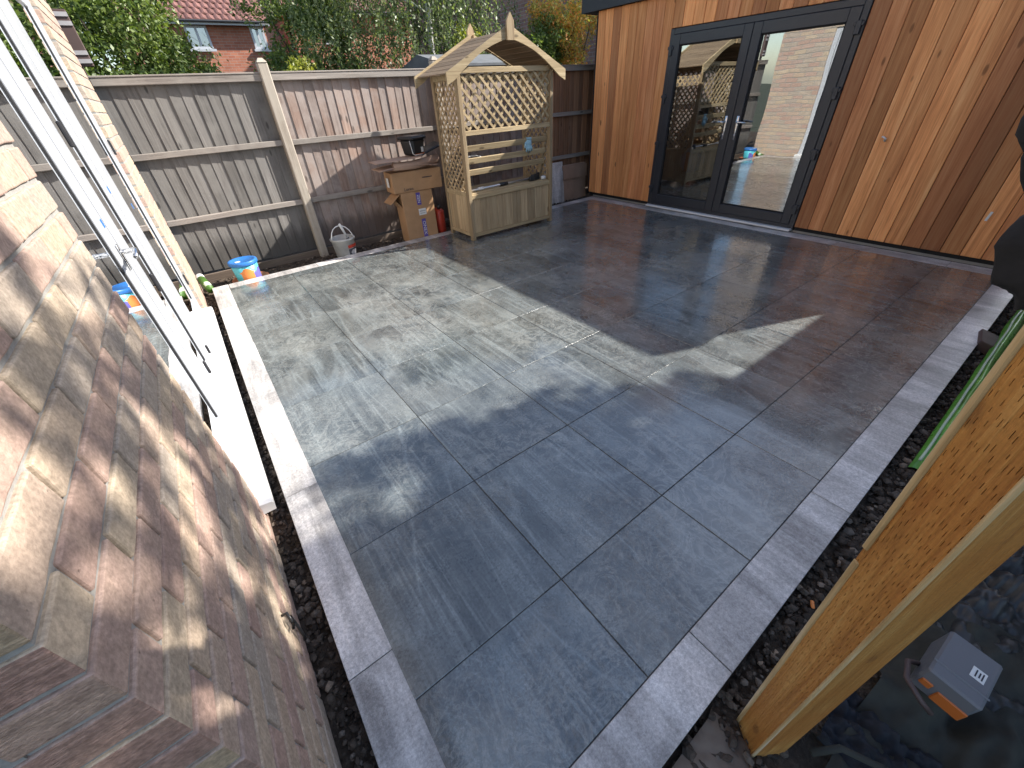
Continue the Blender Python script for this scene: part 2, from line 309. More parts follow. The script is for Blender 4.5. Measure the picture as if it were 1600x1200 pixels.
# ------------------------------------------------------------------ mesh helpers
ORG = {}
class MB:
    def __init__(s): s.v = []; s.f = []; s.mi = []; s.cur = 0
    def add(s, vs, fs):
        b = len(s.v); s.v += [tuple(x) for x in vs]
        for f in fs: s.f.append(tuple(b+i for i in f)); s.mi.append(s.cur)
        return s
    def box(s, x0, x1, y0, y1, z0, z1, c=0.0):
        if c <= 0:
            v = [(x, y, z) for x in (x0, x1) for y in (y0, y1) for z in (z0, z1)]
            return s.add(v, [(0,1,3,2),(4,6,7,5),(0,4,5,1),(2,3,7,6),(0,2,6,4),(1,5,7,3)])
        return s.obox(((x0+x1)/2, (y0+y1)/2, (z0+z1)/2), (x1-x0, y1-y0, z1-z0), None, c)
    def obox(s, ctr, dims, rot=None, c=0.0, taper=1.0):
        hx, hy, hz = [d/2 for d in dims]; ctr = Vector(ctr)
        R = rot.to_3x3() if rot is not None else Matrix.Identity(3)
        if c <= 0:
            loc = [(x, y, z) for x in (-hx, hx) for y in (-hy, hy) for z in (-hz, hz)]
            fs = [(0,1,3,2),(4,6,7,5),(0,4,5,1),(2,3,7,6),(0,2,6,4),(1,5,7,3)]
        else:
            c = min(c, hx*.9, hy*.9, hz*.9); loc = []; idx = {}
            for sx in (-1, 1):
                for sy in (-1, 1):
                    for sz in (-1, 1):
                        for a in range(3):
                            p = [sx*(hx-c), sy*(hy-c), sz*(hz-c)]
                            p[a] = (sx*hx, sy*hy, sz*hz)[a]
                            idx[(sx, sy, sz, a)] = len(loc); loc.append(tuple(p))
            fs = []
            for a in range(3):
                b, d = (a+1) % 3, (a+2) % 3
                for sg in (-1, 1):
                    q = []
                    for (p1, p2) in ((-1,-1),(1,-1),(1,1),(-1,1)):
                        k = [0,0,0]; k[a] = sg; k[b] = p1; k[d] = p2; q.append(idx[(*k, a)])
                    fs.append(tuple(q if sg > 0 else q[::-1]))
                for s1 in (-1, 1):      # edges along axis a between faces b and d
                    for s2 in (-1, 1):
                        k0 = [0,0,0]; k0[a] = -1; k0[b] = s1; k0[d] = s2
                        k1 = list(k0); k1[a] = 1
                        q = [idx[(*k0, b)], idx[(*k1, b)], idx[(*k1, d)], idx[(*k0, d)]]
                        fs.append(tuple(q if s1*s2 < 0 else q[::-1]))
            for sx in (-1, 1):
                for sy in (-1, 1):
                    for sz in (-1, 1):
                        q = [idx[(sx, sy, sz, a)] for a in range(3)]
                        fs.append(tuple(q if sx*sy*sz > 0 else q[::-1]))
        vs = []
        for p in loc:
            t = taper if p[2] < 0 else 1.0
            vs.append(ctr + R @ Vector((p[0]*t, p[1]*t, p[2])))
        return s.add(vs, fs)
    def beam(s, a, b, w, h, up=(0,0,1), c=0.0):
        a = Vector(a); b = Vector(b); d = (b-a); L = d.length; d.normalize()
        x = d.cross(Vector(up)); x.normalize(); y = x.cross(d)
        R = Matrix((x, d, y)).transposed()
        return s.obox((a+b)/2, (w, L, h), R, c)
    def tube(s, path, r, n=8, cap=True):
        P = [Vector(p) for p in path]; rs = r if isinstance(r, (list, tuple)) else [r]*len(P)
        up = Vector((0, 0, 1)); rings = []
        for i, p in enumerate(P):
            d = (P[min(i+1, len(P)-1)]-P[max(i-1, 0)]).normalized()
            u = d.cross(up)
            if u.length < .05: u = d.cross(Vector((1, 0, 0)))
            u.normalize(); w = u.cross(d)
            rings.append([p+(u*math.cos(t)+w*math.sin(t))*rs[i] for t in [2*math.pi*k/n for k in range(n)]])
        vs = [q for g in rings for q in g]; fs = []
        for i in range(len(P)-1):
            for k in range(n): fs.append((i*n+k, i*n+(k+1) % n, (i+1)*n+(k+1) % n, (i+1)*n+k))
        if cap: fs.append(tuple(range(n))); fs.append(tuple(reversed(range((len(P)-1)*n, len(P)*n))))
        return s.add(vs, fs)
    def lathe(s, prof, ctr=(0,0,0), n=28, close=True):
        vs = []; fs = []; m = len(prof)
        for k in range(n):
            t = 2*math.pi*k/n
            for r, z in prof: vs.append((ctr[0]+r*math.cos(t), ctr[1]+r*math.sin(t), ctr[2]+z))
        for k in range(n):
            for i in range(m-1):
                fs.append((k*m+i, ((k+1) % n)*m+i, ((k+1) % n)*m+i+1, k*m+i+1))
        return s.add(vs, fs)
    def prism(s, poly, axis, a0, a1):
        """poly: 2D points; axis 1 -> (x,z) extruded along y; axis 0 -> (y,z) along x; axis 2 -> (x,y) along z"""
        n = len(poly); vs = []
        for a in (a0, a1):
            for p in poly:
                vs.append((p[0], a, p[1]) if axis == 1 else ((a, p[0], p[1]) if axis == 0 else (p[0], p[1], a)))
        fs = [tuple(range(n)), tuple(reversed(range(n, 2*n)))]
        for i in range(n): fs.append((i, n+i, n+(i+1) % n, (i+1) % n))
        return s.add(vs, fs)

def fixnormals(me):
    import bmesh
    bm = bmesh.new(); bm.from_mesh(me); bmesh.ops.recalc_face_normals(bm, faces=bm.faces); bm.to_mesh(me); bm.free()

def obj(name, mb, mat, parent=None, smooth=False, fix=True):
    org = ORG.get(parent.name, Vector((0,0,0))) if parent is not None else Vector((0,0,0))
    me = bpy.data.meshes.new(name)
    me.from_pydata([(v[0]-org[0], v[1]-org[1], v[2]-org[2]) for v in mb.v], [], mb.f)
    mats = mat if isinstance(mat, (list, tuple)) else [mat]
    for m in mats: me.materials.append(MAT[m] if isinstance(m, str) else m)
    if len(mats) > 1: me.polygons.foreach_set('material_index', mb.mi)
    if fix: fixnormals(me)
    if smooth: me.polygons.foreach_set('use_smooth', [True]*len(me.polygons))
    o = bpy.data.objects.new(name, me); C.objects.link(o)
    if parent is not None: o.parent = parent; ORG[o.name] = org
    else: ORG[o.name] = Vector((0,0,0))
    return o
def tag(o, label=None, cat=None, group=None, kind=None):
    if label: o['label'] = label
    if cat: o['category'] = cat
    if group: o['group'] = group
    if kind: o['kind'] = kind
    return o
def thing(name, loc, label=None, cat=None, group=None, kind=None):
    o = bpy.data.objects.new(name, None); C.objects.link(o); o.location = loc; o.empty_display_size = .1
    ORG[o.name] = Vector(loc); return tag(o, label, cat, group, kind)
def inst(name, mesh, loc, parent, rot=(0,0,0)):
    """an object sharing mesh data, at a world position (parents carry no rotation)"""
    o = bpy.data.objects.new(name, mesh); C.objects.link(o); o.parent = parent
    o.location = Vector(loc)-ORG[parent.name]; o.rotation_euler = rot; ORG[o.name] = Vector(loc); return o
def mesh_of(name, mb, mat, smooth=False):
    me = bpy.data.meshes.new(name); me.from_pydata(mb.v, [], mb.f); me.materials.append(MAT[mat]); fixnormals(me)
    if smooth: me.polygons.foreach_set('use_smooth', [True]*len(me.polygons))
    return me
def sheet(fn, nu, nv):
    m = MB(); vs = [fn(i/nu, j/nv) for j in range(nv+1) for i in range(nu+1)]
    fs = [(j*(nu+1)+i, j*(nu+1)+i+1, (j+1)*(nu+1)+i+1, (j+1)*(nu+1)+i) for j in range(nv) for i in range(nu)]
    return m.add(vs, fs)
def ns(x, y, z=0, k=1.0): return mnoise.noise(Vector((x*k, y*k, z*k)))

# ------------------------------------------------------------------ ground
g = MB().box(-150, 150, -150, 150, -.42, -.40)
tag(obj('ground', g, 'ground'), kind='structure')
def soil_fn(x0, x1, y0, y1, base, amp):
    def f(u, v):
        x = x0+(x1-x0)*u; y = y0+(y1-y0)*v
        return (x, y, base+amp*ns(x, y, 0, 9)+amp*.6*ns(x, y, 3, 30))
    return f
tag(obj('soil_bed', sheet(soil_fn(-6, 9, -4, 12, -.075, .022), 300, 320), 'soil', smooth=True, fix=False), kind='structure')
# clods and stones scattered in the open strips
def clods(regions):
    V = []; F = []
    t = (1+5**.5)/2
    ico = np.array([(-1,t,0),(1,t,0),(-1,-t,0),(1,-t,0),(0,-1,t),(0,1,t),(0,-1,-t),(0,1,-t),(t,0,-1),(t,0,1),(-t,0,-1),(-t,0,1)])/1.9
    fc = [(0,11,5),(0,5,1),(0,1,7),(0,7,10),(0,10,11),(1,5,9),(5,11,4),(11,10,2),(10,7,6),(7,1,8),(3,9,4),(3,4,2),(3,2,6),(3,6,8),(3,8,9),(4,9,5),(2,4,11),(6,2,10),(8,6,7),(9,8,1)]
    m = MB()
    for (x0, x1, y0, y1, z, n, smin, smax) in regions:
        for _ in range(n):
            sc = smin*(smax/smin)**(random.random()**1.8)
            c = np.array((random.uniform(x0, x1), random.uniform(y0, y1), z+sc*.25+random.uniform(-.006, .006)))
            q = ico*(1+np.random.uniform(-.28, .28, (12, 1)))*np.array([1, random.uniform(.6, 1), random.uniform(.45, .8)])*sc
            a = random.uniform(0, 6.28); R = np.array([[math.cos(a), -math.sin(a), 0],[math.sin(a), math.cos(a), 0],[0,0,1]])
            m.add((q@R.T)+c, fc)
    return m
tag(obj('soil_clods', clods([(-.228, -.145, -.6, 4.45, -.07, 2300, .004, .020), (-.2, 5.4, 4.48, 4.94, -.07, 2600, .005, .022),
     (.5, 5.3, -.72, -.545, -.065, 3000, .005, .024), (.2, 1.3, -1.1, -.55, -.06, 500, .005, .02)]), 'clods', smooth=False, fix=False), kind='stuff')

# ------------------------------------------------------------------ patio
patio = thing('patio', (0, 0, 0), kind='structure')
bed = MB().box(-.128, 5.424, -.532, 4.462, -.10, -.0045)
obj('mortar_bed', bed, 'grout', patio)
J = .0016
cache = {}
def slab(w, d, mat, x, y, name, rz=0, thick=.02):
    key = (round(w, 3), round(d, 3), mat)
    if key not in cache: cache[key] = mesh_of(name, MB().obox((0, 0, -thick/2), (w, d, thick), None, .0016), mat)
    return inst(name, cache[key], (x, y, random.uniform(-.0006, .0006)), patio, (random.uniform(-.0006, .0006), random.uniform(-.0006, .0006), 0))
xs = [i*.6 for i in range(9)]+[5.25]
ys = [-.39]+[i*.6 for i in range(8)]+[4.32]
for i in range(len(xs)-1):
    for j in range(len(ys)-1):
        w = xs[i+1]-xs[i]-2*J; d = ys[j+1]-ys[j]-2*J
        slab(w, d, 'tile', (xs[i]+xs[i+1])/2, (ys[j]+ys[j+1])/2, 'tile')
def run(vals, fixed, along, mat='edging'):
    for a, b in zip(vals[:-1], vals[1:]):
        L = b-a-2*J
        if along == 'y': slab(.15-2*J, L, mat, fixed, (a+b)/2, 'edging_plank')
        else: slab(L, .15-2*J, mat, (a+b)/2, fixed, 'edging_plank')
run([-.54, .174, 1.074, 1.974, 2.874, 3.774, 4.47], -.062, 'y')
for o in list(patio.children):
    if o.name.startswith('edging_plank'): o.location.x = -.0675
run([0.003, .81, 1.71, 2.61, 3.51, 4.41, 5.31, 5.432], -.465, 'x')
run([0.01, .9, 1.8, 2.7, 3.6, 4.5, 5.432], 4.395, 'x')
for a_, b_ in zip([-.39, -.05, .85, 1.75, 2.65, 3.55], [-.05, .85, 1.75, 2.65, 3.55, 4.32]):
    slab(.178, b_-a_-2*J, 'edging', 5.342, (a_+b_)/2, 'edging_plank')

# ------------------------------------------------------------------ brick house on the left
house = thing('brick_house', (-.235, -.115, 0), 'buff brick house wall close on the left with white framed glazed doors', 'house')
WX = -.235; WY = -.115
def brick_mesh(L, W, H, k, rust=False):
    m = MB(); nu, nv, nw = 10, 3, 4
    # rounded, slightly uneven box: subdivided faces
    def wob(p):
        x, y, z = p
        e = .0016
        q = Vector((x, y, z))
        for a, h in ((0, L/2), (1, W/2), (2, H/2)):
            pass
        return (x+e*ns(x+k, y, z, 22)*.8, y+e*ns(x, y+k, z, 22), z+e*ns(x, y, z+k, 22))
    b = .0035
    xs_ = [-L/2, -L/2+b] + [-L/2+b+(L-2*b)*i/6 for i in range(1, 6)] + [L/2-b, L/2]
    ys_ = [-W/2, -W/2+b, 0, W/2-b, W/2]; zs_ = [-H/2, -H/2+b, -H/6, H/6, H/2-b, H/2]
    idx = {}
    def vid(i, j, l):
        if (i, j, l) not in idx:
            x, y, z = xs_[i], ys_[j], zs_[l]
            ex = i in (0, len(xs_)-1); ey = j in (0, len(ys_)-1); ez = l in (0, len(zs_)-1)
            n = ex+ey+ez
            if n >= 2:
                t = b*(.30 if n == 2 else .42)
                if ex: x -= math.copysign(t, x)
                if ey: y -= math.copysign(t, y)
                if ez: z -= math.copysign(t, z)
            idx[(i, j, l)] = len(m.v); m.v.append(wob((x, y, z)))
        return idx[(i, j, l)]
    I, Jn, K = len(xs_)-1, len(ys_)-1, len(zs_)-1
    for i in range(I):
        for j in range(Jn):
            for l in (0, K): m.f.append((vid(i,j,l), vid(i+1,j,l), vid(i+1,j+1,l), vid(i,j+1,l)))
    for i in range(I):
        for l in range(K):
            for j in (0, Jn): m.f.append((vid(i,j,l), vid(i+1,j,l), vid(i+1,j,l+1), vid(i,j,l+1)))
    for j in range(Jn):
        for l in range(K):
            for i in (0, I): m.f.append((vid(i,j,l), vid(i,j+1,l), vid(i,j+1,l+1), vid(i,j,l+1)))
    m.mi = [0]*len(m.f); return m
bcache = {}
def brick(x0, x1, y0, y1, z0, z1, mat='brick'):
    """brick filling the box; long axis chosen automatically"""
    dx, dy, dz = x1-x0, y1-y0, z1-z0
    along_y = dy > dx; L, W = (dy, dx) if along_y else (dx, dy)
    k = random.randint(0, 2); key = (round(L, 3), round(W, 3), k, mat)
    if key not in bcache: bcache[key] = mesh_of('brick', brick_mesh(L, W, dz, k*3.7+L), mat, False)
    rz = math.pi/2 if along_y else 0
    if random.random() < .5: rz += math.pi
    off = random.uniform(-.0015, .0015)
    return inst('brick', bcache[key], ((x0+x1)/2+off, (y0+y1)/2, (z0+z1)/2), house, (0, 0, rz))
PZ = .075; BL = .215; BW = .1025; JM = .010
stuff = MB()
def corner_brick(x0, x1, y0, y1, z0, z1):
    dx, dy, dz = x1-x0, y1-y0, z1-z0; key = ('corner', round(dx, 3), round(dy, 3), random.randint(0, 1))
    if key not in bcache:
        m = brick_mesh(max(dx, dy), min(dx, dy), dz, dx*9+key[3])
        if dy > dx: m.v = [(-v[1], v[0], v[2]) for v in m.v]
        me = mesh_of('brick', m, 'brick', False); me.materials.append(MAT['brick_rust'])
        for p in me.polygons:
            if p.normal.y < -.8: p.material_index = 1
        bcache[key] = me
    return inst('brick', bcache[key], ((x0+x1)/2, (y0+y1)/2, (z0+z1)/2), house)
def run_y(z, y0, y1, odd, single):
    """one course on the x = WX face"""
    y = y0
    first = True
    while y < y1-.02:
        L = BL
        if first and odd: L = BW
        first = False
        e = min(y+L, y1)
        if e-y > .03:
            if single and y == WY: corner_brick(WX-BW, WX, y, e, z, z+.065)
            elif single: brick(WX-BW, WX, y, e, z, z+.065)
            else: stuff.box(WX-BW, WX, y, e, z, z+.065, .003)
        y = e+JM
    return
for k in range(-2, 66):
    z = k*PZ+.002; odd = k % 2 == 1
    single_near = 0 <= k < 20
    # near pier incl. corner brick
    if odd:   # corner stretcher runs along -x on the return face
        if single_near: corner_brick(WX-BL, WX, WY, WY+BW, z, z+.065)
        else: stuff.box(WX-BL, WX, WY, WY+BW, z, z+.065, .003)
        if k < 29: run_y(z, WY+BW+JM, 1.10, False, single_near)
    else:
        if k < 29: run_y(z, WY, 1.10, False, single_near)
    if k < 29: run_y(z, 3.78, 4.75, odd, 0 <= k < 29)
    else: run_y(z, WY+(BW+JM if odd else 0), 4.75, False, False)
    # return face looking towards the viewer
    x = WX-BL-JM if odd else WX-BW-JM
    n = 0
    while x > -2.2:
        x0 = x-BL
        sgl = (2 <= k < 16) and n < 4
        if sgl: brick(x0, x, WY, WY+BW, z, z+.065, 'brick_rust')
        elif x > -4: stuff.box(x0, x, WY, WY+BW, z, z+.065, .003)
        x = x0-JM; n += 1
tag(obj('brick_run', stuff, 'brick_stuff', house, fix=False), kind='stuff')
mort = MB()
mort.box(-.33, WX-.0065, WY+.0065, 1.098, -.3, 2.17)
mort.box(-.33, WX-.005, 3.782, 4.745, -.3, 2.17)
mort.box(-.33, WX-.005, WY+.005, 4.745, 2.172, 5.0)
mort.box(-2.3, -.332, WY+.005, WY+.09, -.3, 5.0)
mort.box(-2.3, -.332, 4.66, 4.745, -.3, 5.0)
obj('mortar', mort, 'mortar', house)
rm = MB(); rm.box(-2.298, -2.2, -.02, 4.65, -.05, 5.0); rm.box(-2.19, -.34, -.02, 4.65, 2.35, 2.45)
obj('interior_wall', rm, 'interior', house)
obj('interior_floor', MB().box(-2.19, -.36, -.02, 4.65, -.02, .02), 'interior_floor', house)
rf = MB().prism([(-2.8, 4.95), (.05, 4.95), (-1.4, 6.3)], 1, -.5, 5.1); obj('roof', rf, 'felt', house)
# glazed doors
FX = -.265
def frame_piece(m, y0, y1, z0, z1, x=FX, d=.05, c=.004): m.box(x-d, x, y0, y1, z0, z1, c)
pd = MB()
frame_piece(pd, 1.10, 1.128, .05, 2.17); frame_piece(pd, 3.70, 3.782, .05, 2.17, FX+.004)
frame_piece(pd, 1.128, 3.70, 2.09, 2.17); frame_piece(pd, 1.128, 3.70, .05, .10, FX+.004)
frame_piece(pd, 2.53, 2.598, .10, 2.09, FX+.002)
door = obj('patio_door', pd, 'upvc', house)
def leaf(y0, y1, sl, sr, x=FX+.006):
    m = MB()
    frame_piece(m, y0, y0+sl, .105, 2.085, x); frame_piece(m, y1-sr, y1, .105, 2.085, x)
    frame_piece(m, y0+sl, y1-sr, .105, .215, x-.001); frame_piece(m, y0+sl, y1-sr, 1.99, 2.085, x-.001)
    b = .014   # stepped bead
    m.box(x-.012, x-.004, y0+sl, y0+sl+b, .215, 1.99); m.box(x-.012, x-.004, y1-sr-b, y1-sr, .215, 1.99)
    m.box(x-.012, x-.004, y0+sl+b, y1-sr-b, .215, .215+b)
    o = obj('door_leaf', m, 'upvc', door)
    gk = MB().box(x-.0115, x-.0075, y0+sl+b, y0+sl+b+.012, .229, 1.99).box(x-.0115, x-.0075, y1-sr-b-.012, y1-sr-b, .229, 1.99)
    obj('gasket', gk, 'gasket', door)
    obj('pane', MB().box(x-.018, x-.012, y0+sl, y1-sr, .215, 1.99), 'glass_house', door)
leaf(1.13, 1.755, .05, .14); leaf(1.80, 2.44, .19, .13); leaf(2.60, 3.69, .20, .13)
obj('gasket', MB().box(FX-.03, FX-.010, 1.757, 1.798, .105, 2.085).box(FX-.03, FX-.012, 2.442, 2.528, .105, 2.085), 'gasket', door)
h = MB(); hx = FX+.008
h.box(hx, hx+.005, 1.668, 1.692, .96, 1.06, .002)
h.tube([(hx, 1.68, 1.03), (hx+.035, 1.68, 1.03), (hx+.05, 1.672, 1.032), (hx+.054, 1.64, 1.034), (hx+.054, 1.56, 1.028)], [.009, .009, .010, .010, .008], 10)
obj('door_handle', h, 'chrome', door, True)
for (yy, zz, L) in ((2.02, .30, .08), (2.02, .80, .09), (2.02, 1.42, .09), (3.66, .35, .09), (3.66, 1.3, .09), (2.50, .2, .06)):
    obj('hinge', MB().box(FX+.010, FX+.024, yy, yy+.018, zz-L/2, zz+L/2, .004), 'metal_dark', door)
for (yy, zz, xx) in ((1.70, 1.12, FX), (2.40, 1.16, FX), (3.0, 1.0, FX)):
    obj('tape_mark', MB().box(xx+.006, xx+.0075, yy, yy+.03, zz, zz+.03), 'blue_plastic', door)
sl = MB().prism([(-.32, .05), (-.32, -.01), (-.186, -.01), (-.183, .03), (-.187, .040), (-.262, .052)], 1, 1.05, 3.80)
obj('door_sill', sl, 'upvc_sill', house)
# small high window seen in the reflection
wf = MB(); wf.box(WX-.01, WX+.012, 3.90, 4.36, 2.23, 2.27, .003); wf.box(WX-.01, WX+.008, 3.92, 3.96, 2.27, 2.9, .003); wf.box(WX-.01, WX+.008, 4.30, 4.34, 2.27, 2.9, .003); wf.box(WX-.01, WX+.008, 3.96, 4.30, 2.86, 2.9, .003)
hw = obj('window', wf, 'upvc', house); obj('pane', MB().box(WX-.012, WX+.002, 3.96, 4.30, 2.27, 2.86), 'inner_dark', hw)
cb = MB().tube([(WX+.002, .405, .16), (WX+.018, .40, .165), (WX+.022, .375, .15), (WX+.016, .37, .12), (WX+.02, .395, .105), (WX+.02, .40, .14), (WX+.022, .39, .09), (WX+.02, .385, .03), (WX+.016, .38, .01)], .005, 7)
tag(obj('cable', cb, 'black_plastic', None, True), 'short black looped cable sticking out low on the near brick wall', 'cable')

# ------------------------------------------------------------------ fence
fence = thing('garden_fence', (1.13, 4.95, 0), 'weathered feather edge timber fence along the back with posts and rails', 'fence')
FY = 5.00
def board_mesh(w, z0, z1, mat, k):
    L = z1-z0; h = .0
    poly = [(-w/2, -.016), (w/2, -.006), (w/2, 0), (-w/2, 0)]
    m = MB()
    n = 5
    vs = []
    for i in range(n+1):
        z = z0+L*i/n; dx = .002*ns(k*5.1, z, 1, 2); dy = .0025*ns(k*3.3, z, 7, 2)
        vs += [(p[0]+dx, p[1]+dy, z) for p in poly]
    fs = [(0,1,2,3), tuple(4*n+i for i in (3,2,1,0))]
    for i in range(n):
        for a in range(4): fs.append((i*4+a, (i+1)*4+a, (i+1)*4+(a+1) % 4, i*4+(a+1) % 4))
    m.add(vs, fs); return mesh_of('board', m, mat)
bm = {mt: [board_mesh(.122, .028, 1.725, mt, k) for k in range(4)] for mt in ('fence_z', 'fence_z_red', 'fence_z_grey')}
def panel(x0, x1, mat, pitch=.1025):
    x = x0+pitch/2; i = 0
    while x < x1:
        inst('board', random.choice(bm[mat]), (x+random.uniform(-.003, .003), FY-.006+random.uniform(-.001, .003), random.uniform(-.006, .006)), fence, (0, 0, random.uniform(-.012, .012)))
        x += pitch; i += 1
    nm = int((x1-x0)/1)
    for z, h in ((1.155, .052), (.565, .052)):
        inst('rail', mesh_of('rail', MB().obox((0, 0, 0), (x1-x0-.01, .044, h), None, .004), 'fence_x'), ((x0+x1)/2, FY-.042, z+random.uniform(-.006, .006)), fence, (0, random.uniform(-.004, .004), 0))
    inst('top_rail', mesh_of('top_rail', MB().obox((0, 0, 0), (x1-x0-.01, .050, .060), None, .005).obox((0, .012, .036), (x1-x0+.0, .085, .014), None, .003), 'fence_x'), ((x0+x1)/2, FY-.042, 1.715), fence, (0, random.uniform(-.003, .003), 0))
    inst('gravel_board', mesh_of('gravel_board', MB().obox((0, 0, 0), (x1-x0-.01, .024, .085), None, .003), 'fence_rot'), ((x0+x1)/2, FY-.022, -.035), fence)
panel(-.25, 1.10, 'fence_z_grey'); panel(1.16, 2.99, 'fence_z'); panel(3.05, 4.76, 'fence_z'); panel(4.82, 6.4, 'fence_z_red')
pm = MB().obox((0, 0, .87), (.095, .095, 2.04), None, .010)
pm = MB(); pm.box(-.0475, .0475, -.0425, .0475, -.2, 1.83, .010); pm.add([(-.047,-.047,1.83),(.047,-.047,1.83),(.047,.047,1.83),(-.047,.047,1.83),(-.02,-.02,1.865),(.02,-.02,1.865),(.02,.02,1.865),(-.02,.02,1.865)], [(0,1,5,4),(1,2,6,5),(2,3,7,6),(3,0,4,7),(4,5,6,7)])
pme = mesh_of('post', pm, 'fence_post')
for x in (1.115, 3.02, 4.79): inst('post', pme, (x, FY-.058, 0), fence, (random.uniform(-.004, .004), random.uniform(-.004, .004), 0))

# ------------------------------------------------------------------ garden room
shed = thing('garden_room', (5.46, 1.7, 0), 'cedar clad garden room with black fascia and black framed glass double doors', 'garden room')
SX = 5.46
core = MB()
YE = -.50
core.box(SX+.022, SX+.10, YE+.02, 1.345, .0, 2.30); core.box(SX+.022, SX+.10, 3.375, 4.585, .0, 2.30); core.box(SX+.022, SX+.10, 1.345, 3.375, 1.99, 2.30)
core.box(SX+.10, SX+2.6, YE+.03, YE+.10, 0, 2.3); core.box(SX+.10, SX+2.6, 4.50, 4.585, 0, 2.3); core.box(SX+2.5, SX+2.6, YE+.1, 4.5, 0, 2.3)
obj('wall_core', core, 'black_gap', shed)
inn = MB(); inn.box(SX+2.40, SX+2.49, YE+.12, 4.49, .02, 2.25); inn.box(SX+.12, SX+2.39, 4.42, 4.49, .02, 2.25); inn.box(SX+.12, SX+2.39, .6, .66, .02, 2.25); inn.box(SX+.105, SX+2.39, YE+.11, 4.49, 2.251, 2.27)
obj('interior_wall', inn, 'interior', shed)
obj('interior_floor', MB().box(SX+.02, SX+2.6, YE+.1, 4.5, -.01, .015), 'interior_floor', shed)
cbm = {}
def clad(y0, y1, z0, z1):
    w = round(y1-y0-.004, 3); key = (w, round(z1-z0, 3))
    if key not in cbm: cbm[key] = mesh_of('cladding_board', MB().obox((0, 0, 0), (.02, w, z1-z0), None, .0035), 'cedar')
    inst('cladding_board', cbm[key], (SX+.010+random.uniform(-.0008, .0008), (y0+y1)/2, (z0+z1)/2), shed)
def clad_run(y0, y1, z0, z1, pitch=.138):
    n = max(1, round((y1-y0)/pitch)); p = (y1-y0)/n
    for i in range(n): clad(y0+i*p, y0+(i+1)*p, z0, z1)
clad_run(3.378, 4.59, .055, 2.30); clad_run(YE+.004, 1.342, .055, 2.30); clad_run(1.342, 3.378, 1.992, 2.30)
obj('corner_trim', MB().box(SX-.004, SX+.022, 4.592, 4.612, .03, 2.30, .003), 'black_gap', shed)
fa = MB(); fa.box(5.400, 5.420, YE-.06, 4.86, 2.30, 2.57, .003); fa.box(5.4205, SX+2.8, 4.838, 4.859, 2.30, 2.569, .003); fa.box(5.4205, SX+2.8, YE-.059, YE-.038, 2.30, 2.569, .003); fa.box(5.4215, SX+2.8, YE-.037, 4.837, 2.305, 2.33)
roof = obj('roof', MB().box(5.4215, SX+2.8, YE-.037, 4.837, 2.50, 2.55), 'felt', shed)
obj('fascia', fa, 'anthr_trim', roof)
# doors
fd = MB(); Y0, Y1, ZB, ZT = 1.345, 3.375, .03, 1.985
def fp(m, y0, y1, z0, z1, x0=SX-.012, x1=SX+.05, c=.004): m.box(x0, x1, y0, y1, z0, z1, c)
fp(fd, Y0, Y0+.055, ZB, ZT); fp(fd, Y1-.055, Y1, ZB, ZT); fp(fd, Y0+.055, Y1-.055, ZT-.055, ZT, SX-.011); fp(fd, Y0+.055, Y1-.055, ZB, ZB+.045, SX-.010)
sdoor = obj('double_door', fd, 'anthracite', shed)
obj('threshold', MB().box(SX-.065, SX+.02, Y0+.01, Y1-.01, .010, .034, .004), 'upvc_sill', sdoor)
def sleaf(y0, y1, hy, sgn):
    x0 = SX-.022; m = MB(); st = .095; zb, zt = ZB+.047, ZT-.057
    fp(m, y0, y0+st, zb, zt, x0); fp(m, y1-st, y1, zb, zt, x0)
    fp(m, y0+st, y1-st, zb, zb+.10, x0+.001); fp(m, y0+st, y1-st, zt-.10, zt, x0+.001)
    o = obj('door_leaf', m, 'anthracite', sdoor)
    gk = MB(); b = .012
    for (a, c2, d, e) in ((y0+st, y0+st+b, zb+.1, zt-.1), (y1-st-b, y1-st, zb+.1, zt-.1), (y0+st+b, y1-st-b, zb+.1, zb+.1+b), (y0+st+b, y1-st-b, zt-.1-b, zt-.1)):
        gk.box(x0+.016, x0+.03, a, c2, d, e)
    obj('glazing_bead', gk, 'black_gap', sdoor)
    obj('pane', MB().box(x0+.031, x0+.037, y0+st, y1-st, zb+.1, zt-.1), 'glass', sdoor)
    hm = MB(); hm.box(x0-.008, x0, hy-.016, hy+.016, .88, 1.12, .003)
    hm.tube([(x0-.006, hy, 1.06), (x0-.045, hy, 1.06), (x0-.055, hy+sgn*.01, 1.06), (x0-.056, hy+sgn*.03, 1.062), (x0-.052, hy+sgn*.125, 1.055)], [.010, .009, .010, .010, .007], 10)
    hm.tube([(x0-.004, hy, .93), (x0-.013, hy, .93)], .009, 10)
    obj('door_handle', hm, 'chrome', sdoor, True)
sleaf(1.40, 2.355, 2.29, -1); sleaf(2.36, 3.32, 2.43, 1)
for yy in (1.385, 3.335):
    for zz in (.24, .78, 1.30, 1.78):
        obj('hinge', MB().box(SX-.040, SX-.012, yy-.022, yy+.022, zz-.05, zz+.05, .004).box(SX-.034, SX-.012, yy-.04, yy+.04, zz+.01, zz+.04, .004), 'anthracite', sdoor)
hk = MB().tube([(SX, .868, .952), (SX-.022, .866, .955), (SX-.035, .85, .952), (SX-.037, .832, .94), (SX-.028, .835, .925), (SX-.015, .845, .93)], .008, 8)
hk.lathe([(.0, -.002), (.026, -.002), (.026, .002)], (0, 0, 0), 12) if False else None
tag(obj('cable_stub', hk, 'label_white', None, True), 'short white cable stub poking out of the cedar wall right of the doors', 'cable')
tag(obj('paper_tag', MB().obox((SX-.004, -.105, .40), (.004, .018, .075), Matrix.Rotation(.12, 3, 'X'), .001), 'label_white'), 'tiny white tag stuck between cedar boards low on the right', 'tag')
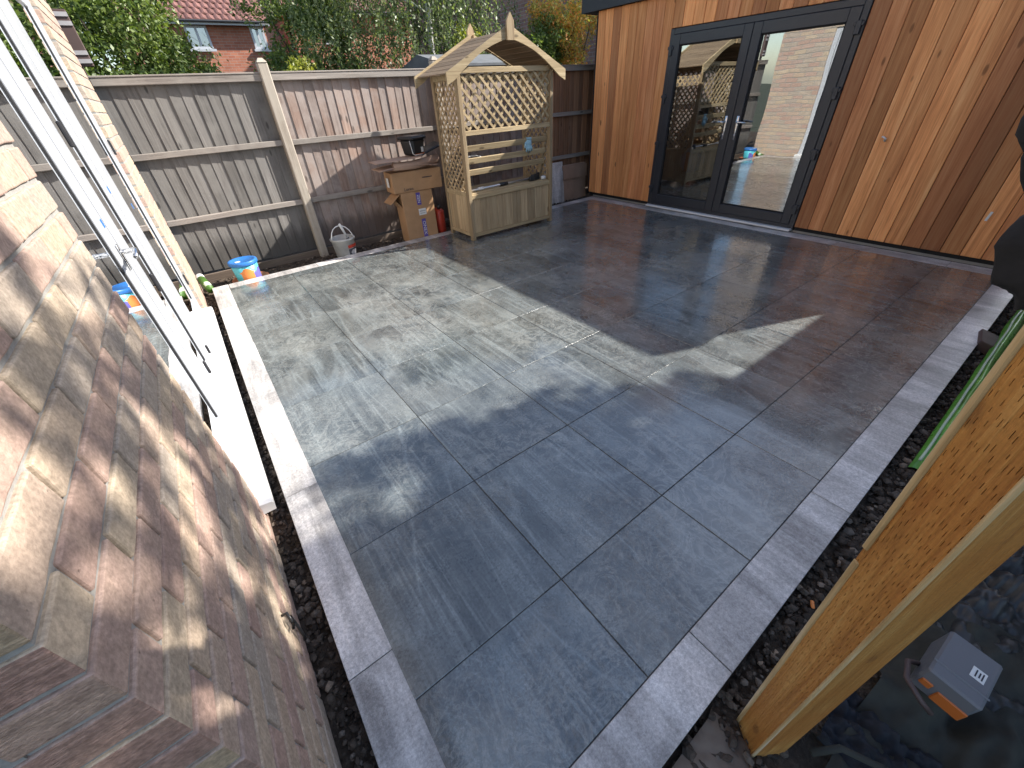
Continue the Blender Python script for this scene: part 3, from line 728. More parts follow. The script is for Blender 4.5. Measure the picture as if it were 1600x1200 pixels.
# things inside the garden room
tag(obj('white_sack', MB().obox((6.0, 3.1, .20), (.34, .34, .38), Matrix.Rotation(.3, 3, 'Z'), .05), 'white_plastic', None, True), 'white sack standing inside the garden room behind the left door pane', 'sack')
t = thing('blue_bag', (6.02, 3.12, .39), 'blue bag with a red stripe lying on the white sack inside the garden room', 'bag')
obj('bag_body', sheet(lambda u, v: (6.02+.17*math.cos(6.283*u)*math.sin(3.1416*v)*(1+.2*ns(u*3, v*3, 2)), 3.12+.17*math.sin(6.283*u)*math.sin(3.1416*v), .39+.17*(1-math.cos(3.1416*v))*(1+.15*ns(u*4, v*4, 5))), 16, 10), 'blue_plastic', t, True)
obj('stripe', MB().obox((5.85, 3.10, .55), (.02, .05, .24), None, .005), 'red_plastic', t)
t = thing('cabinet', (7.2, 2.6, 0), 'dark low cabinet inside the garden room seen through the doors', 'cabinet')
obj('carcass', MB().box(6.9, 7.6, 1.9, 3.2, .02, .8, .01), 'inner_dark', t); obj('worktop', MB().box(6.88, 7.62, 1.88, 3.22, .80, .83, .004), 'palegrey', t)

# ------------------------------------------------------------------ arbor seat
AX0, AX1, AY0, AY1 = 2.64, 3.935, 3.80, 4.36
arb = thing('garden_arbor', (3.29, 4.08, 0), 'wooden lattice arbour seat with pitched slatted roof and boxed bench', 'arbour')
P = .045
def part(name, m, mat='arbor_z', parent=None): return obj(name, m, mat, parent or arb)
for (x, y) in ((AX0, AY0), (AX1-P, AY0), (AX0, AY1-P), (AX1-P, AY1-P)):
    part('post', MB().box(x, x+P, y, y+P+(.02 if y == AY0 else 0), 0.003, 1.66, .003))
# it stands with its back to the patio: lattice, backrest and box back face the viewer
part('top_beam', MB().box(AX0+P, AX1-P, AY0+.004, AY0+.040, 1.648, 1.697, .003), 'arbor_x')
part('top_beam', MB().box(AX0+P, AX1-P, AY1-.038, AY1-.004, 1.60, 1.65, .003), 'arbor_x')
for x in (AX0, AX1-P):
    part('side_rail', MB().box(x+.004, x+P-.004, AY0+P+.02, AY1-P, 1.60, 1.65, .003), 'arbor_x')
    part('side_rail', MB().box(x+.004, x+P-.004, AY0+P+.02, AY1-P, .50, .55, .003), 'arbor_x')
    part('side_rail', MB().box(x+.004, x+P-.004, AY0+P+.02, AY1-P, .05, .09, .003), 'arbor_x')
def lath_clip(a0, a1, b0, b1, s, sgn):
    """segment of the 45 degree line b = sgn*a + s inside the rectangle"""
    pts = []
    for a in (a0, a1):
        b = sgn*a+s
        if b0-1e-9 <= b <= b1+1e-9: pts.append((a, b))
    for b in (b0, b1):
        a = (b-s)/sgn
        if a0 < a < a1: pts.append((a, b))
    if len(pts) < 2: return None
    pts.sort(); p, q = pts[0], pts[-1]
    return None if math.dist(p, q) < .04 else (p, q)
def lattice(kind, fix, a0, a1, b0, b1, pitch, w=.024, th=.008):
    for sgn, off in ((-1, -th*.5-.0002), (1, th*.5+.0002)):
        lo, hi = (b0+a0, b1+a1) if sgn < 0 else (b0-a1, b1-a0)
        s = lo+pitch*.6
        while s < hi:
            seg = lath_clip(a0, a1, b0, b1, s, sgn)
            if seg:
                (p, q) = seg
                if kind == 'back': A, B, up = (p[0], fix+off, p[1]), (q[0], fix+off, q[1]), (0, 1, 0)
                else: A, B, up = (fix+off, p[0], p[1]), (fix+off, q[0], q[1]), (1, 0, 0)
                part('lath', MB().beam(A, B, w, th, up), 'arbor_x' if kind == 'back' else 'arbor_z')
            s += pitch
lattice('back', AY0+.026, AX0+P, AX1-P, 1.158, 1.648, .108)
lattice('side', AX0+P/2, AY0+P+.02, AY1-P, .55, 1.60, .085, .021)
lattice('side', AX1-P/2, AY0+P+.02, AY1-P, .55, 1.60, .085, .021)
part('back_rail', MB().box(AX0+P, AX1-P, AY0+.004, AY0+.040, 1.110, 1.156, .003), 'arbor_x')
z0 = .085
n = 10; bw = (AX1-AX0-2*P)/n
for i in range(n): part('back_board', MB().box(AX0+P+i*bw+.001, AX0+P+(i+1)*bw-.001, AY0+.022, AY0+.036, z0, .47, .002))
part('bottom_rail', MB().box(AX0+P, AX1-P, AY0+.006, AY0+.036, .045, .083, .003), 'arbor_x')
part('box_rail', MB().box(AX0+P, AX1-P, AY0+.006, AY0+.036, .472, .518, .003), 'arbor_x')
part('box_rail', MB().box(AX0+P, AX1-P, AY0+.038, AY0+.080, .500, .528, .003), 'arbor_x')
for xx in (AX0+.012, AX1-.026):
    n = 5; w = (AY1-P-AY0-P-.02)/n
    for i in range(n): part('side_board', MB().box(xx, xx+.014, AY0+P+.02+i*w+.001, AY0+P+.02+(i+1)*w-.001, .09, .50, .002))
for i in range(4): part('seat_slat', MB().box(AX0+P+.002, AX1-P-.002, AY0+.083+i*.108, AY0+.186+i*.108, .505, .524, .003), 'arbor_x')
for (yy, zz) in ((3.866, .985), (3.890, .857), (3.914, .737)):
    part('backrest_rail', MB().obox(((AX0+AX1)/2, yy, zz), (AX1-AX0-2*P-.004, .018, .062), Matrix.Rotation(.22, 3, 'X'), .003), 'arbor_x')
for xx in (AX0+P+.014, AX1-P-.014):
    part('backrest_arm', MB().beam((xx, 4.02, .53), (xx, 3.885, 1.035), .026, .050, (0, 1, 0), .003))

# roof: slatted pitches, bargeboards and finials
RX = (AX0+AX1)/2; ZA = 1.985; XE = .765; ZE = 1.645
def roofpt(t, sg): return (RX+sg*XE*t, ZA-(ZA-ZE)*t+.03*math.sin(math.pi*t)*0)
nb = 9
for sg in (-1, 1):
    for i in range(nb):
        t0 = .03+i*(.97/nb); t1 = t0+.97/nb-.008
        a = roofpt(t0, sg); b = roofpt(t1, sg); mx, mz = (a[0]+b[0])/2, (a[1]+b[1])/2
        ang = math.atan2(b[1]-a[1], b[0]-a[0])
        part('roof_slat', MB().obox((mx, (3.77+4.44)/2, mz), (math.dist(a, b), 4.44-3.77, .013), Matrix.Rotation(-ang, 3, 'Y'), .002), 'arbor_y')
    for y0 in (3.745, 4.445):
        top = []; bot = []
        for k in range(9):
            t = k/8; x = RX+sg*(.02+XE*t*1.005); z = ZA+.028-(ZA-ZE+.02)*t
            arch = .050*math.sin(math.pi*min(1, t*1.15))
            top.append((x, z+.004)); bot.append((x, z-.098+arch))
        part('bargeboard', MB().prism(top+bot[::-1], 1, y0, y0+.02), 'arbor_x')
for y0 in (3.722, 4.467):
    part('finial', MB().prism([(RX-.045, 1.90), (RX+.045, 1.90), (RX+.045, 2.05), (RX, 2.115), (RX-.045, 2.05)], 1, y0, y0+.022), 'arbor_z')
part('ridge_beam', MB().box(RX-.018, RX+.018, 3.768, 4.442, 1.93, 1.975), 'arbor_y')

# things in and on the arbour
t = thing('work_glove', (3.60, 3.86, .97), 'pale blue work glove hung over the top backrest rail of the arbour', 'glove')
gm = MB(); gy = 3.862; gx = 3.60
gm.obox((gx, gy, .965), (.085, .022, .075), None, .009)
for i, (dx, L) in enumerate(((-.033, .065), (-.011, .080), (.011, .075), (.033, .058))):
    gm.tube([(gx+dx, gy, .935), (gx+dx*1.15, gy-.008, .935-L*.5), (gx+dx*1.3, gy-.004, .935-L)], [.0115, .011, .008], 8)
gm.tube([(gx-.045, gy, .975), (gx-.062, gy-.010, .945), (gx-.07, gy-.012, .915)], [.012, .012, .008], 8)
obj('glove_body', gm, 'glove', t, True); obj('cuff', MB().obox((gx, gy+.0, 1.01), (.080, .030, .022), None, .006), 'glove', t)
t = thing('pump_pole', (3.3, 3.93, .53), 'grey metal pole with black fittings lying along the arbour seat', 'pole')
obj('pole', MB().tube([(2.72, 3.93, .545), (3.76, 3.99, .545)], .013, 10), 'alu', t, True)
for (x, L, r) in ((3.20, .12, .022), (3.72, .10, .026)): obj('fitting', MB().tube([(x, 3.93+(x-2.72)*.058, .546), (x+L, 3.93+(x+L-2.72)*.058, .546)], r, 10), 'black_plastic', t, True)
obj('end_cap', MB().tube([(3.80, 3.86, .552), (3.855, 3.86, .552)], .022, 12), 'label_white', t, True)
obj('end_cap', MB().tube([(2.86, 3.938, .547), (2.94, 3.942, .547)], .018, 12), 'label_white', t, True)
t = tag(obj('spray_gun', MB().obox((3.74, 3.92, .565), (.16, .05, .07), Matrix.Rotation(.3, 3, 'Z'), .012).obox((3.66, 3.91, .552), (.05, .035, .05), None, .008).obox((3.80, 3.94, .59), (.05, .04, .04), None, .008), 'black_plastic'), 'black tool lying at the right end of the arbour seat', 'tool')
tag(obj('hose', MB().tube([(2.72+.20*(1-math.cos(a))*.9, 4.06, .80+.085*math.sin(a)) for a in [i*math.pi/10 for i in range(11)]], .008, 8), 'label_white', None, True), 'thin pale hose bent in an arc behind the arbour backrest', 'hose')

# ------------------------------------------------------------------ things along the fence
def rz(a): return Matrix.Rotation(a, 3, 'Z')
# blue lidded tub on a saucer
t = thing('terracotta_saucer', (.235, 4.60, -.06), 'wide terracotta plant saucer on the soil under the blue lidded tub', 'saucer')
obj('dish', MB().lathe([(0, 0), (.15, 0), (.185, .03), (.178, .032), (.145, .012), (0, .012)], (.235, 4.60, -.055), 32), 'terracotta', t, True)
t = thing('paint_tub', (.225, 4.60, -.04), 'round cyan tub with blue lid and orange house print standing on the saucer', 'tub')
cx, cy, cz = .225, 4.60, -.042
obj('tub_body', MB().lathe([(0, 0), (.112, 0), (.117, .008), (.127, .19), (.0, .19)], (cx, cy, cz), 36), 'cyan_print', t, True)
def wrap(cx, cy, cz, r0, r1, H, poly, dr=.0015, n=10):
    """flat print wrapped on a conical tub; poly in (angle, height) as quads rows"""
    m = MB(); vs = []; rows = poly
    for (h, a0, a1) in rows:
        r = r0+(r1-r0)*h/H+dr
        for i in range(n+1):
            a = a0+(a1-a0)*i/n; vs.append((cx+r*math.cos(a), cy+r*math.sin(a), cz+h))
    fs = []
    for j in range(len(rows)-1):
        for i in range(n): fs.append((j*(n+1)+i, j*(n+1)+i+1, (j+1)*(n+1)+i+1, (j+1)*(n+1)+i))
    return m.add(vs, fs)
A = -math.pi/2
obj('house_print', wrap(cx, cy, cz, .1165, .1275, .18, [(.015, A-.55, A+.45), (.10, A-.55, A+.45), (.105, A-.70, A+.60), (.145, A-.25, A+.12), (.152, A-.08, A-.04)]), 'orange_print', t, False, False)
obj('violet_print', wrap(cx, cy, cz, .1165, .1275, .18, [(.015, A+.47, A+1.3), (.09, A+.47, A+1.3), (.13, A+.9, A+1.3)], .0012), 'purple_print', t, False, False)
lid = obj('lid', MB().lathe([(0, .010), (.108, .010), (.114, .016), (.134, .016), (.140, .010), (.141, -.018), (.136, -.024), (.128, -.022)], (cx, cy, cz+.20), 36), 'blue_plastic', t, True)
obj('paint_splash', MB().obox((cx-.05, cy-.04, cz+.2125), (.05, .03, .006), rz(.3), .002), 'label_white', t)
# white bucket
t = thing('white_bucket', (1.30, 4.60, -.06), 'dirty white plastic bucket with raised handle and label beside the fence post', 'bucket')
cx, cy, cz = 1.30, 4.585, -.065
obj('bucket_body', MB().lathe([(0, 0), (.105, 0), (.112, .02), (.132, .225), (.142, .226), (.142, .245), (.134, .25), (.128, .245), (.104, .015), (0, .012)], (cx, cy, cz), 36), 'white_plastic', t, True)
obj('mortar_residue', MB().lathe([(0, .10), (.113, .10)], (cx, cy, cz), 24), 'concrete', t)
obj('label_print', wrap(cx, cy, cz, .112, .132, .22, [(.03, A+.05, A+1.25), (.13, A+.05, A+1.25)]), 'label_ink', t, False, False)
obj('label_print', wrap(cx, cy, cz, .112, .132, .22, [(.14, A+.05, A+1.2), (.175, A+.05, A+1.2)], .003), 'red_plastic', t, False, False)
obj('label_print', wrap(cx, cy, cz, .112, .132, .22, [(.05, A+.35, A+.8), (.09, A+.25, A+1.0), (.115, A+.45, A+.95)], .003), 'palegrey', t, False, False)
obj('handle', MB().tube([(cx-.13, cy-.02, cz+.22)]+[(cx-.125*math.cos(a), cy-.02+.10*math.sin(a)*.4, cz+.225+.15*math.sin(a)) for a in [i*math.pi/10 for i in range(1, 10)]]+[(cx+.13, cy-.02, cz+.22)], .0055, 8), 'label_white', t, True)
t = thing('brush', (1.34, 4.60, .14), 'dirty brush with a pale handle standing in the white bucket', 'brush')
obj('handle', MB().tube([(1.365, 4.59, .15), (1.325, 4.60, .30), (1.315, 4.60, .33)], [.011, .016, .012], 10), 'label_white', t, True)
obj('head', MB().tube([(1.395, 4.585, .04), (1.362, 4.59, .16)], [.03, .018], 10), 'black_plastic', t, True)
# boxes
def carton(name, label, x0, x1, y0, y1, z0, z1, mat='cardboard', rot=0.0, extra=None):
    cx, cy = (x0+x1)/2, (y0+y1)/2; t = thing(name, (cx, cy, z0), label, 'box')
    obj('carton_body', MB().obox((cx, cy, (z0+z1)/2), (x1-x0, y1-y0, z1-z0), rz(rot), .004), mat, t); return t, cx, cy
t, cx, cy = carton('cardboard_box', 'tall brown cardboard box with violet printed tape standing below the flat box', 2.095, 2.51, 4.475, 4.70, -.05, .55, rot=-.03)
obj('flap', MB().obox((2.02, 4.59, .50), (.19, .22, .005), Matrix.Rotation(-.62, 3, 'Y'), 0), 'cardboard', t)
obj('flap', MB().obox((2.06, 4.60, .42), (.13, .20, .005), Matrix.Rotation(.9, 3, 'Y'), 0), 'cardboard', t)
yf = 4.4735
def txt(body, size, loc, rot, mat, parent, align='CENTER', ext=.0006):
    cu = bpy.data.curves.new('lettering', 'FONT'); cu.body = body; cu.size = size; cu.align_x = align; cu.align_y = 'CENTER'; cu.extrude = ext; cu.resolution_u = 2
    tmp = bpy.data.objects.new('tmp', cu); C.objects.link(tmp)
    dg = bpy.context.evaluated_depsgraph_get(); me = bpy.data.meshes.new_from_object(tmp.evaluated_get(dg))
    bpy.data.objects.remove(tmp)
    me.materials.clear(); me.materials.append(MAT[mat])
    o = bpy.data.objects.new('lettering', me); C.objects.link(o); o.parent = parent
    o.location = Vector(loc)-ORG[parent.name]; o.rotation_euler = rot; return o
obj('tape_print', MB().obox((2.31, yf-.0, .46), (.055, .004, .14), None), 'tape_print', t); obj('tape_print', MB().obox((2.33, yf-.0, .10), (.055, .004, .24), None), 'tape_print', t)
txt('ZEN', .05, (2.31, yf-.0025, .46), (math.pi/2, math.pi/2, 0), 'label_white', t)
txt('ONEX', .06, (2.33, yf-.0025, .11), (math.pi/2, math.pi/2, 0), 'label_white', t)
obj('paper_label', MB().obox((2.335, yf-.0005, .305), (.10, .004, .075), None), 'label_white', t)
obj('barcode', MB().obox((2.335, yf-.003, .315), (.08, .002, .012), None).obox((2.335, yf-.003, .29), (.07, .002, .008), None), 'palegrey', t)
t, cx, cy = carton('cardboard_box', 'flat brown cardboard box resting on top of the tall box', 2.02, 2.66, 4.46, 4.715, .553, .775, rot=-.05)
obj('paper_label', MB().obox((1.9985, 4.58, .67), (.004, .07, .10), rz(-.05)), 'label_white', t)
obj('print', MB().obox((2.46, 4.4485, .69), (.13, .003, .008), rz(-.05)), 'label_ink', t)
txt('Loren', .05, (2.2, 4.462, .585), (math.pi/2, 0, -.05), 'label_ink', t)
def bent(x0, x1, y0, y1, z, dz, sx, seed):
    return sheet(lambda u, v: (x0+(x1-x0)*u+.02*v, y0+(y1-y0)*v, z+dz*u+sx*math.sin(3.1*u+seed)*.03+.006*ns(u*3, v*3, seed)), 14, 6)
def solid(o, th):
    m = o.modifiers.new('thickness', 'SOLIDIFY'); m.thickness = th; m.offset = 1; return o
t = tag(solid(obj('cardboard_sheet', bent(1.86, 2.62, 4.40, 4.70, .80, .02, 1.0, .5), 'kraft', None, True, False), .006), 'curled brown cardboard sheet lying on the flat box', 'cardboard')
rl = MB(); rl.tube([(2.05, 4.44, .845), (2.3, 4.45, .835), (2.66, 4.50, .86)], [.042, .045, .05], 14)
tag(obj('kraft_roll', rl, 'kraft', None, True), 'loosely rolled brown paper on top of the flat box', 'paper roll')
tag(solid(obj('cardboard_sheet', bent(1.83, 2.42, 4.38, 4.68, .885, .045, .4, 2.0), 'kraft', None, True, False), .006), 'topmost cardboard sheet under the black tub', 'cardboard')
tag(solid(obj('cardboard_sheet', sheet(lambda u, v: (2.40+.34*u, 4.46+.22*v, .90+.10*u+.02*v), 6, 4), 'black_plastic', None, True, False), .012), 'black plastic sheet tilted up against the arbour beside the black tub', 'plastic sheet')
t = thing('black_tub', (2.39, 4.55, .93), 'square black plastic tub with lid standing on the cardboard sheets', 'tub')
obj('tub_body', MB().obox((2.39, 4.55, 1.01), (.215, .215, .165), rz(.35), .02, .85), 'black_plastic', t)
lid = obj('lid', MB().obox((2.39, 4.55, 1.10), (.245, .245, .03), rz(.35), .01).obox((2.39, 4.55, 1.117), (.20, .20, .01), rz(.35), .004), 'black_plastic', t)
R = rz(.35)
def onface(dx, dz, w, h, y=-.104, th=.004): c = Vector((2.39, 4.55, 1.01))+R@Vector((dx, y, dz)); return MB().obox(c, (w, th, h), R)
obj('paper_label', onface(.045, -.03, .035, .05, -.100), 'label_white', t); obj('red_stripe', onface(.0, -.073, .19, .012, -.098), 'orange_case', t)
obj('handle', MB().tube([Vector((2.39, 4.55, 1.01))+R@Vector(p) for p in ((-.122, -.08, .07), (-.118, -.10, -.06), (-.10, -.118, -.075), (.02, -.118, -.075))], .004, 6), 'label_white', t, True)
t = thing('fuel_can', (2.66, 4.62, -.05), 'red plastic can in the dark gap between the boxes and the arbour', 'can')
obj('can_body', MB().obox((2.60, 4.60, .12), (.12, .20, .32), rz(.1), .03), 'red_plastic', t, True); obj('cap', MB().tube([(2.60, 4.55, .28), (2.60, 4.54, .33)], .025, 12), 'black_plastic', t, True)
# green roll at the wall corner
t = thing('seed_tube', (-.17, 4.52, -.04), 'green and cream tube leaning at the foot of the brick corner', 'tube')
obj('tube_body', MB().tube([(-.155, 4.46, -.015), (-.195, 4.66, .06)], [.036, .036], 16), 'leaf_p', t, True)
obj('end_cap', MB().tube([(-.1955, 4.662, .061), (-.203, 4.70, .075)], [.038, .038], 16), 'label_white', t, True)
obj('print', MB().tube([(-.162, 4.50, .0), (-.174, 4.56, .022)], [.0368, .0368], 16, False), 'pale_edge', t, True)
# slabs leaning right of the arbour
tag(obj('stone_slab', MB().obox((4.95, 4.84, .215), (.31, .02, .62), Matrix.Rotation(-.12, 3, 'X'), .002), 'edging'), 'pale grey slab leaning on the fence between arbour and garden room', 'slab')
t = thing('cardboard_sleeve', (5.2, 4.68, 0), 'flat brown cardboard carton leaning on the fence next to the garden room', 'box')
obj('carton_body', MB().obox((5.36, 4.86, .19), (.54, .05, .54), Matrix.Rotation(-.08, 3, 'X'), .004), 'cardboard_dull', t); obj('flap', MB().obox((5.36, 4.825, .35), (.54, .005, .18), Matrix.Rotation(-.08, 3, 'X'), 0), 'cardboard_dull', t)
tag(obj('folded_sheet', sheet(lambda u, v: (4.62+.85*u, 4.50+.13*v, -.045+.035*abs(ns(u*7, v*3, 4))), 24, 6), 'cloth_black', None, True, False), 'crumpled black sheet lying on soil below the leaning slab', 'sheet')

# ------------------------------------------------------------------ right foreground
dpost = Vector((-.047, .035, .998)).normalized()
M0 = Vector((.697, -.676, -.05)); camp = Vector(cam.location)
mdir = (M0-camp); mdir -= dpost*mdir.dot(dpost); mdir.normalize(); tdir = dpost.cross(mdir)
if tdir.dot(Vector((0, 1, 0))) < 0: tdir = -tdir
th = math.radians(26); S = .083
e1 = (tdir*math.cos(th)+mdir*math.sin(th)); e2 = (-tdir*math.sin(th)+mdir*math.cos(th))
tp = thing('timber_post', (.72, -.66, -.05), 'large incised timber post leaning in the right foreground beside the patio edge', 'post')
Rp = Matrix((e1, e2, e1.cross(e2))).transposed()
if Rp.determinant() < 0: Rp = Matrix((e1, e2, -e1.cross(e2))).transposed()
def pbox(a0, a1, b0, b1, l0, l1, c=0.0):
    ctr = M0+e1*(a0+a1)/2+e2*(b0+b1)/2+dpost*(l0+l1)/2
    return (ctr, (a1-a0, b1-b0, l1-l0), Rp, c)
# incised marks are real recesses: shallow dark slots cut between raised face strips are kept as small wedges
post_m = MB(); post_m.obox(*pbox(0.0, S, 0.0, S, -.12, 2.15, .004)); 
# own mesh in local space so the grain follows the post
def local_obj(name, boxes, mat, parent):
    m = MB()
    for (ctr, dims, R, c) in boxes:
        m.obox(Rp.transposed()@(Vector(ctr)-M0), dims, None, c)
    me = mesh_of(name, m, mat); o = bpy.data.objects.new(name, me); C.objects.link(o); o.parent = parent
    o.location = M0-ORG[parent.name]; o.rotation_euler = Rp.to_euler(); ORG[o.name] = M0; return o
s = N('incised timber'); o_ = s.obj()
n1 = s.noise(s.mapping(o_, (30, 30, 1.6)), 1, 6, .6, .9); n2 = s.noise(s.mapping(o_, (190, 190, 6)), 1, 3, .6); n3 = s.noise(s.mapping(o_, (5, 5, 2.5)), 1, 5, .6)
c = s.ramp(s.math('ADD', s.math('MULTIPLY', n1, .6), s.math('MULTIPLY', n2, .4)), [(.32, (.26,.10,.022)), (.5, (.46,.215,.052)), (.68, (.64,.37,.12))])
c = s.mix(s.ramp(n3, [(.4, 0.0), (.62, .4)]), c, (.34,.15,.035))
c = s.mix(s.ramp(s.noise(o_, 1.6, 3), [(.5, 0.0), (.65, .6)]), c, (.40,.14,.025))
c = s.mix(1.0, c, s.math('MULTIPLY_ADD', s.math('SUBTRACT', s.noise(o_, 140, 4, .7), .5), .55, 1.0), 'MULTIPLY')
vo = s.n('ShaderNodeTexVoronoi'); s.l(s.mapping(s.math, (1,1,1)) if False else s.mapping(o_, (14, 14, 5.5)), vo.inputs['Vector']); vo.inputs['Scale'].default_value = 1.0
kd = s.ramp(vo.outputs['Distance'], [(0, 1.0), (.10, .8), (.17, 0.0)])
c = s.mix(s.math('MULTIPLY', kd, .65), c, (.12, .04, .012))
nb = s.bump(s.math('ADD', n2, n1), .8, .006); nb = s.bump(s.noise(s.mapping(o_, (18, 18, 5)), 1, 5), .5, .008, nb)
MAT['incised'] = s.done(c, .62, nb, 0, .35)
s = N('pale sapwood'); o_ = s.obj(); n1 = s.noise(s.mapping(o_, (60, 60, 3)), 1, 5, .6)
MAT['sapwood'] = s.done(s.ramp(n1, [(.35, (.40,.27,.12)), (.55, (.56,.42,.22)), (.7, (.66,.58,.44))]), .6, s.bump(n1, .5, .004))
sk = .0032
local_obj('shaft', [pbox(sk, S, sk, S, -.12, 2.15, .0)], 'timber', tp)
# face skins with real incised slots: rows of staggered strips
def skin(face, seed):
    """strips running along the post with short gaps (the incisions)"""
    random.seed(seed); bx = []; ncol = 17; w = S/ncol
    for i in range(ncol):
        l = -.12+random.uniform(0, .045)
        while l < 2.12:
            L = random.uniform(.016, .040); a0 = i*w; a1 = (i+1)*w
            if face == 1: bx.append(pbox(a0, a1, 0, sk, l, min(2.15, l+L), .0))
            l += L
            # slot: strip narrowed to leave a slit
            g = random.uniform(.007, .014); cut = .0009
            if face == 1: bx.append(pbox(a0+cut, a1, 0, sk, l, l+g, .0))
            l += g
    return bx
bx = skin(1, 3)
# face 1 spans e1 at e2=0; face 2 spans e2 at e1=0
o = local_obj('incised_face', bx, 'incised', tp); o['kind'] = 'stuff'
random.seed(11)
local_obj('smooth_face', [pbox(0, sk, sk, S, -.12, 2.15, 0)], 'incised', tp)
local_obj('arris', [pbox(-.0025, .0045, -.0025, .0045, -.115, 2.14, .0024)], 'sapwood', tp)
local_obj('edge_sliver', [pbox(S-.009, S+.0015, -.0025, .012, -.05, .86, .002)], 'sapwood', tp)
local_obj('edge_sliver', [pbox(S-.007, S+.0025, -.0035, .012, .895, 2.12, .002)], 'sapwood', tp)


tag(obj('mortar_spill', sheet(lambda u, v: (.30+.42*u, -.555-.42*v, -.050+.012*ns(u*4, v*4, 2)+.010*ns(u*14, v*14, 5)+.004*ns(u*34, v*34, 9)-.03*max(0, (u-.85))*6), 40, 30), 'concrete', None, True, False), kind='structure')
# green sheet bundle
gb = thing('green_sheeting', (3.6, -.66, -.05), 'long folded green plastic sheeting lying along the soil strip behind the edging', 'sheeting')
obj('fold', sheet(lambda u, v: (2.25+3.2*u, -.600-.075*v+.008*ns(u*9, v, 1), -.055+.09*math.sin(math.pi*min(1, .15+v*.75))*min(1, u*9+.15)+.012*ns(u*16, v*2, 3)), 60, 8), 'green_plastic', gb, True, False)
obj('folded_edge', MB().tube([(2.27+3.2*u, -.618+.008*ns(u*9, 0, 1), -.0+.035*min(1, u*9)+.008*ns(u*16, 0, 3)) for u in [i/40 for i in range(41)]], .006, 6), 'pale_edge', gb, True)
tag(obj('black_pipe', MB().tube([(2.35, -.735, .0), (3.6, -.74, .01), (5.3, -.74, .0)], .035, 12), 'black_plastic', None, True), 'black pipe lying behind the green sheeting', 'pipe')
tag(obj('loose_brick', MB().obox((3.86, -.565, -.02), (.21, .10, .065), rz(.15)@Matrix.Rotation(.3, 3, 'X'), .004), 'smallbrown'), 'single loose brick lying on the soil by the right edging', 'brick')
tag(obj('wood_chip', MB().obox((1.245, -.60, -.045), (.03, .012, .008), rz(.5), .003), 'orange_print'), 'small orange wood chip on the soil strip near the timber post', 'wood chip')
# rock lumps
# dark clothing, polythene and tool case behind the post
def cloth(x0, x1, y0, y1, z, amp, k, seed, nu=50, nv=40):
    return sheet(lambda u, v: (x0+(x1-x0)*u, y0+(y1-y0)*v, z+amp*(abs(ns(u*k+seed, v*k*.7, seed))*1.6+.5*ns(u*k*3, v*k*3+seed, 2))*math.sin(math.pi*min(1, max(0, u)))**.3), nu, nv)
tag(obj('polythene_sheet', cloth(1.28, 2.6, -1.40, -.74, -.04, .055, 11, 1, 160, 110), 'film', None, True, False), 'crumpled shiny black polythene spread behind the timber post', 'plastic sheet')
tag(obj('work_trousers', cloth(.80, 1.62, -1.35, -.80, -.03, .07, 4.2, 6, 90, 70), 'cloth_dark', None, True, False), 'dark olive work clothes heaped below the grey tool case', 'clothes')
t = tag(obj('blue_jacket', cloth(.86, 1.06, -.98, -.76, -.03, .06, 3.6, 9, 40, 40), 'cloth_blue', None, True, False), 'navy and teal cloth bunched beside the foot of the timber post', 'clothes')
tag(obj('rubber_hose', MB().tube([(.80, -.76, .0), (.86, -.80, .02), (.90, -.88, .02), (.93, -.98, .02), (.95, -1.15, .0)], .009, 8), 'cloth_dark', None, True), 'thin olive hose curving over the ground by the post foot', 'hose')
t = thing('tool_case', (1.20, -.90, .06), 'grey laser case with orange corner and a small white label on dark clothes', 'case')
Rc = Matrix.Rotation(math.radians(-4), 3, 'Z')@Matrix.Rotation(.05, 3, 'X')
cc = Vector((1.215, -.905, .12))
obj('case_body', MB().obox(cc, (.170, .108, .10), Rc, .006), 'grey_case', t)
obj('orange_panel', MB().obox(cc+Rc@Vector((-.0860, -.022, -.022)), (.006, .062, .045), Rc, .004), 'orange_case', t)
obj('orange_panel', MB().obox(cc+Rc@Vector((-.0860, .033, -.005)), (.006, .024, .026), Rc, .004), 'orange_case', t)
obj('ridge', MB().obox(cc+Rc@Vector((-.045, 0, .0505)), (.006, .113, .006), Rc, .0025), 'grey_case', t)
obj('paper_label', MB().obox(cc+Rc@Vector((.002, -.022, .0508)), (.036, .028, .001), Rc, 0), 'label_white', t)
lm = MB()
for i, (dy, w) in enumerate(((-.008, .024), (-.002, .018), (.005, .024))):
    lm.obox(cc+Rc@Vector((.002, -.022+dy, .0516)), (w, .0028, .0006), Rc, 0)
obj('label_print', lm, 'label_ink', t)
obj('strap', MB().tube([cc+Vector(p) for p in ((-.02, .06, -.03), (-.06, .085, -.0), (-.11, .075, .0), (-.13, .03, -.02), (-.12, -.0, -.05))], .007, 8), 'smallbrown', t, True)
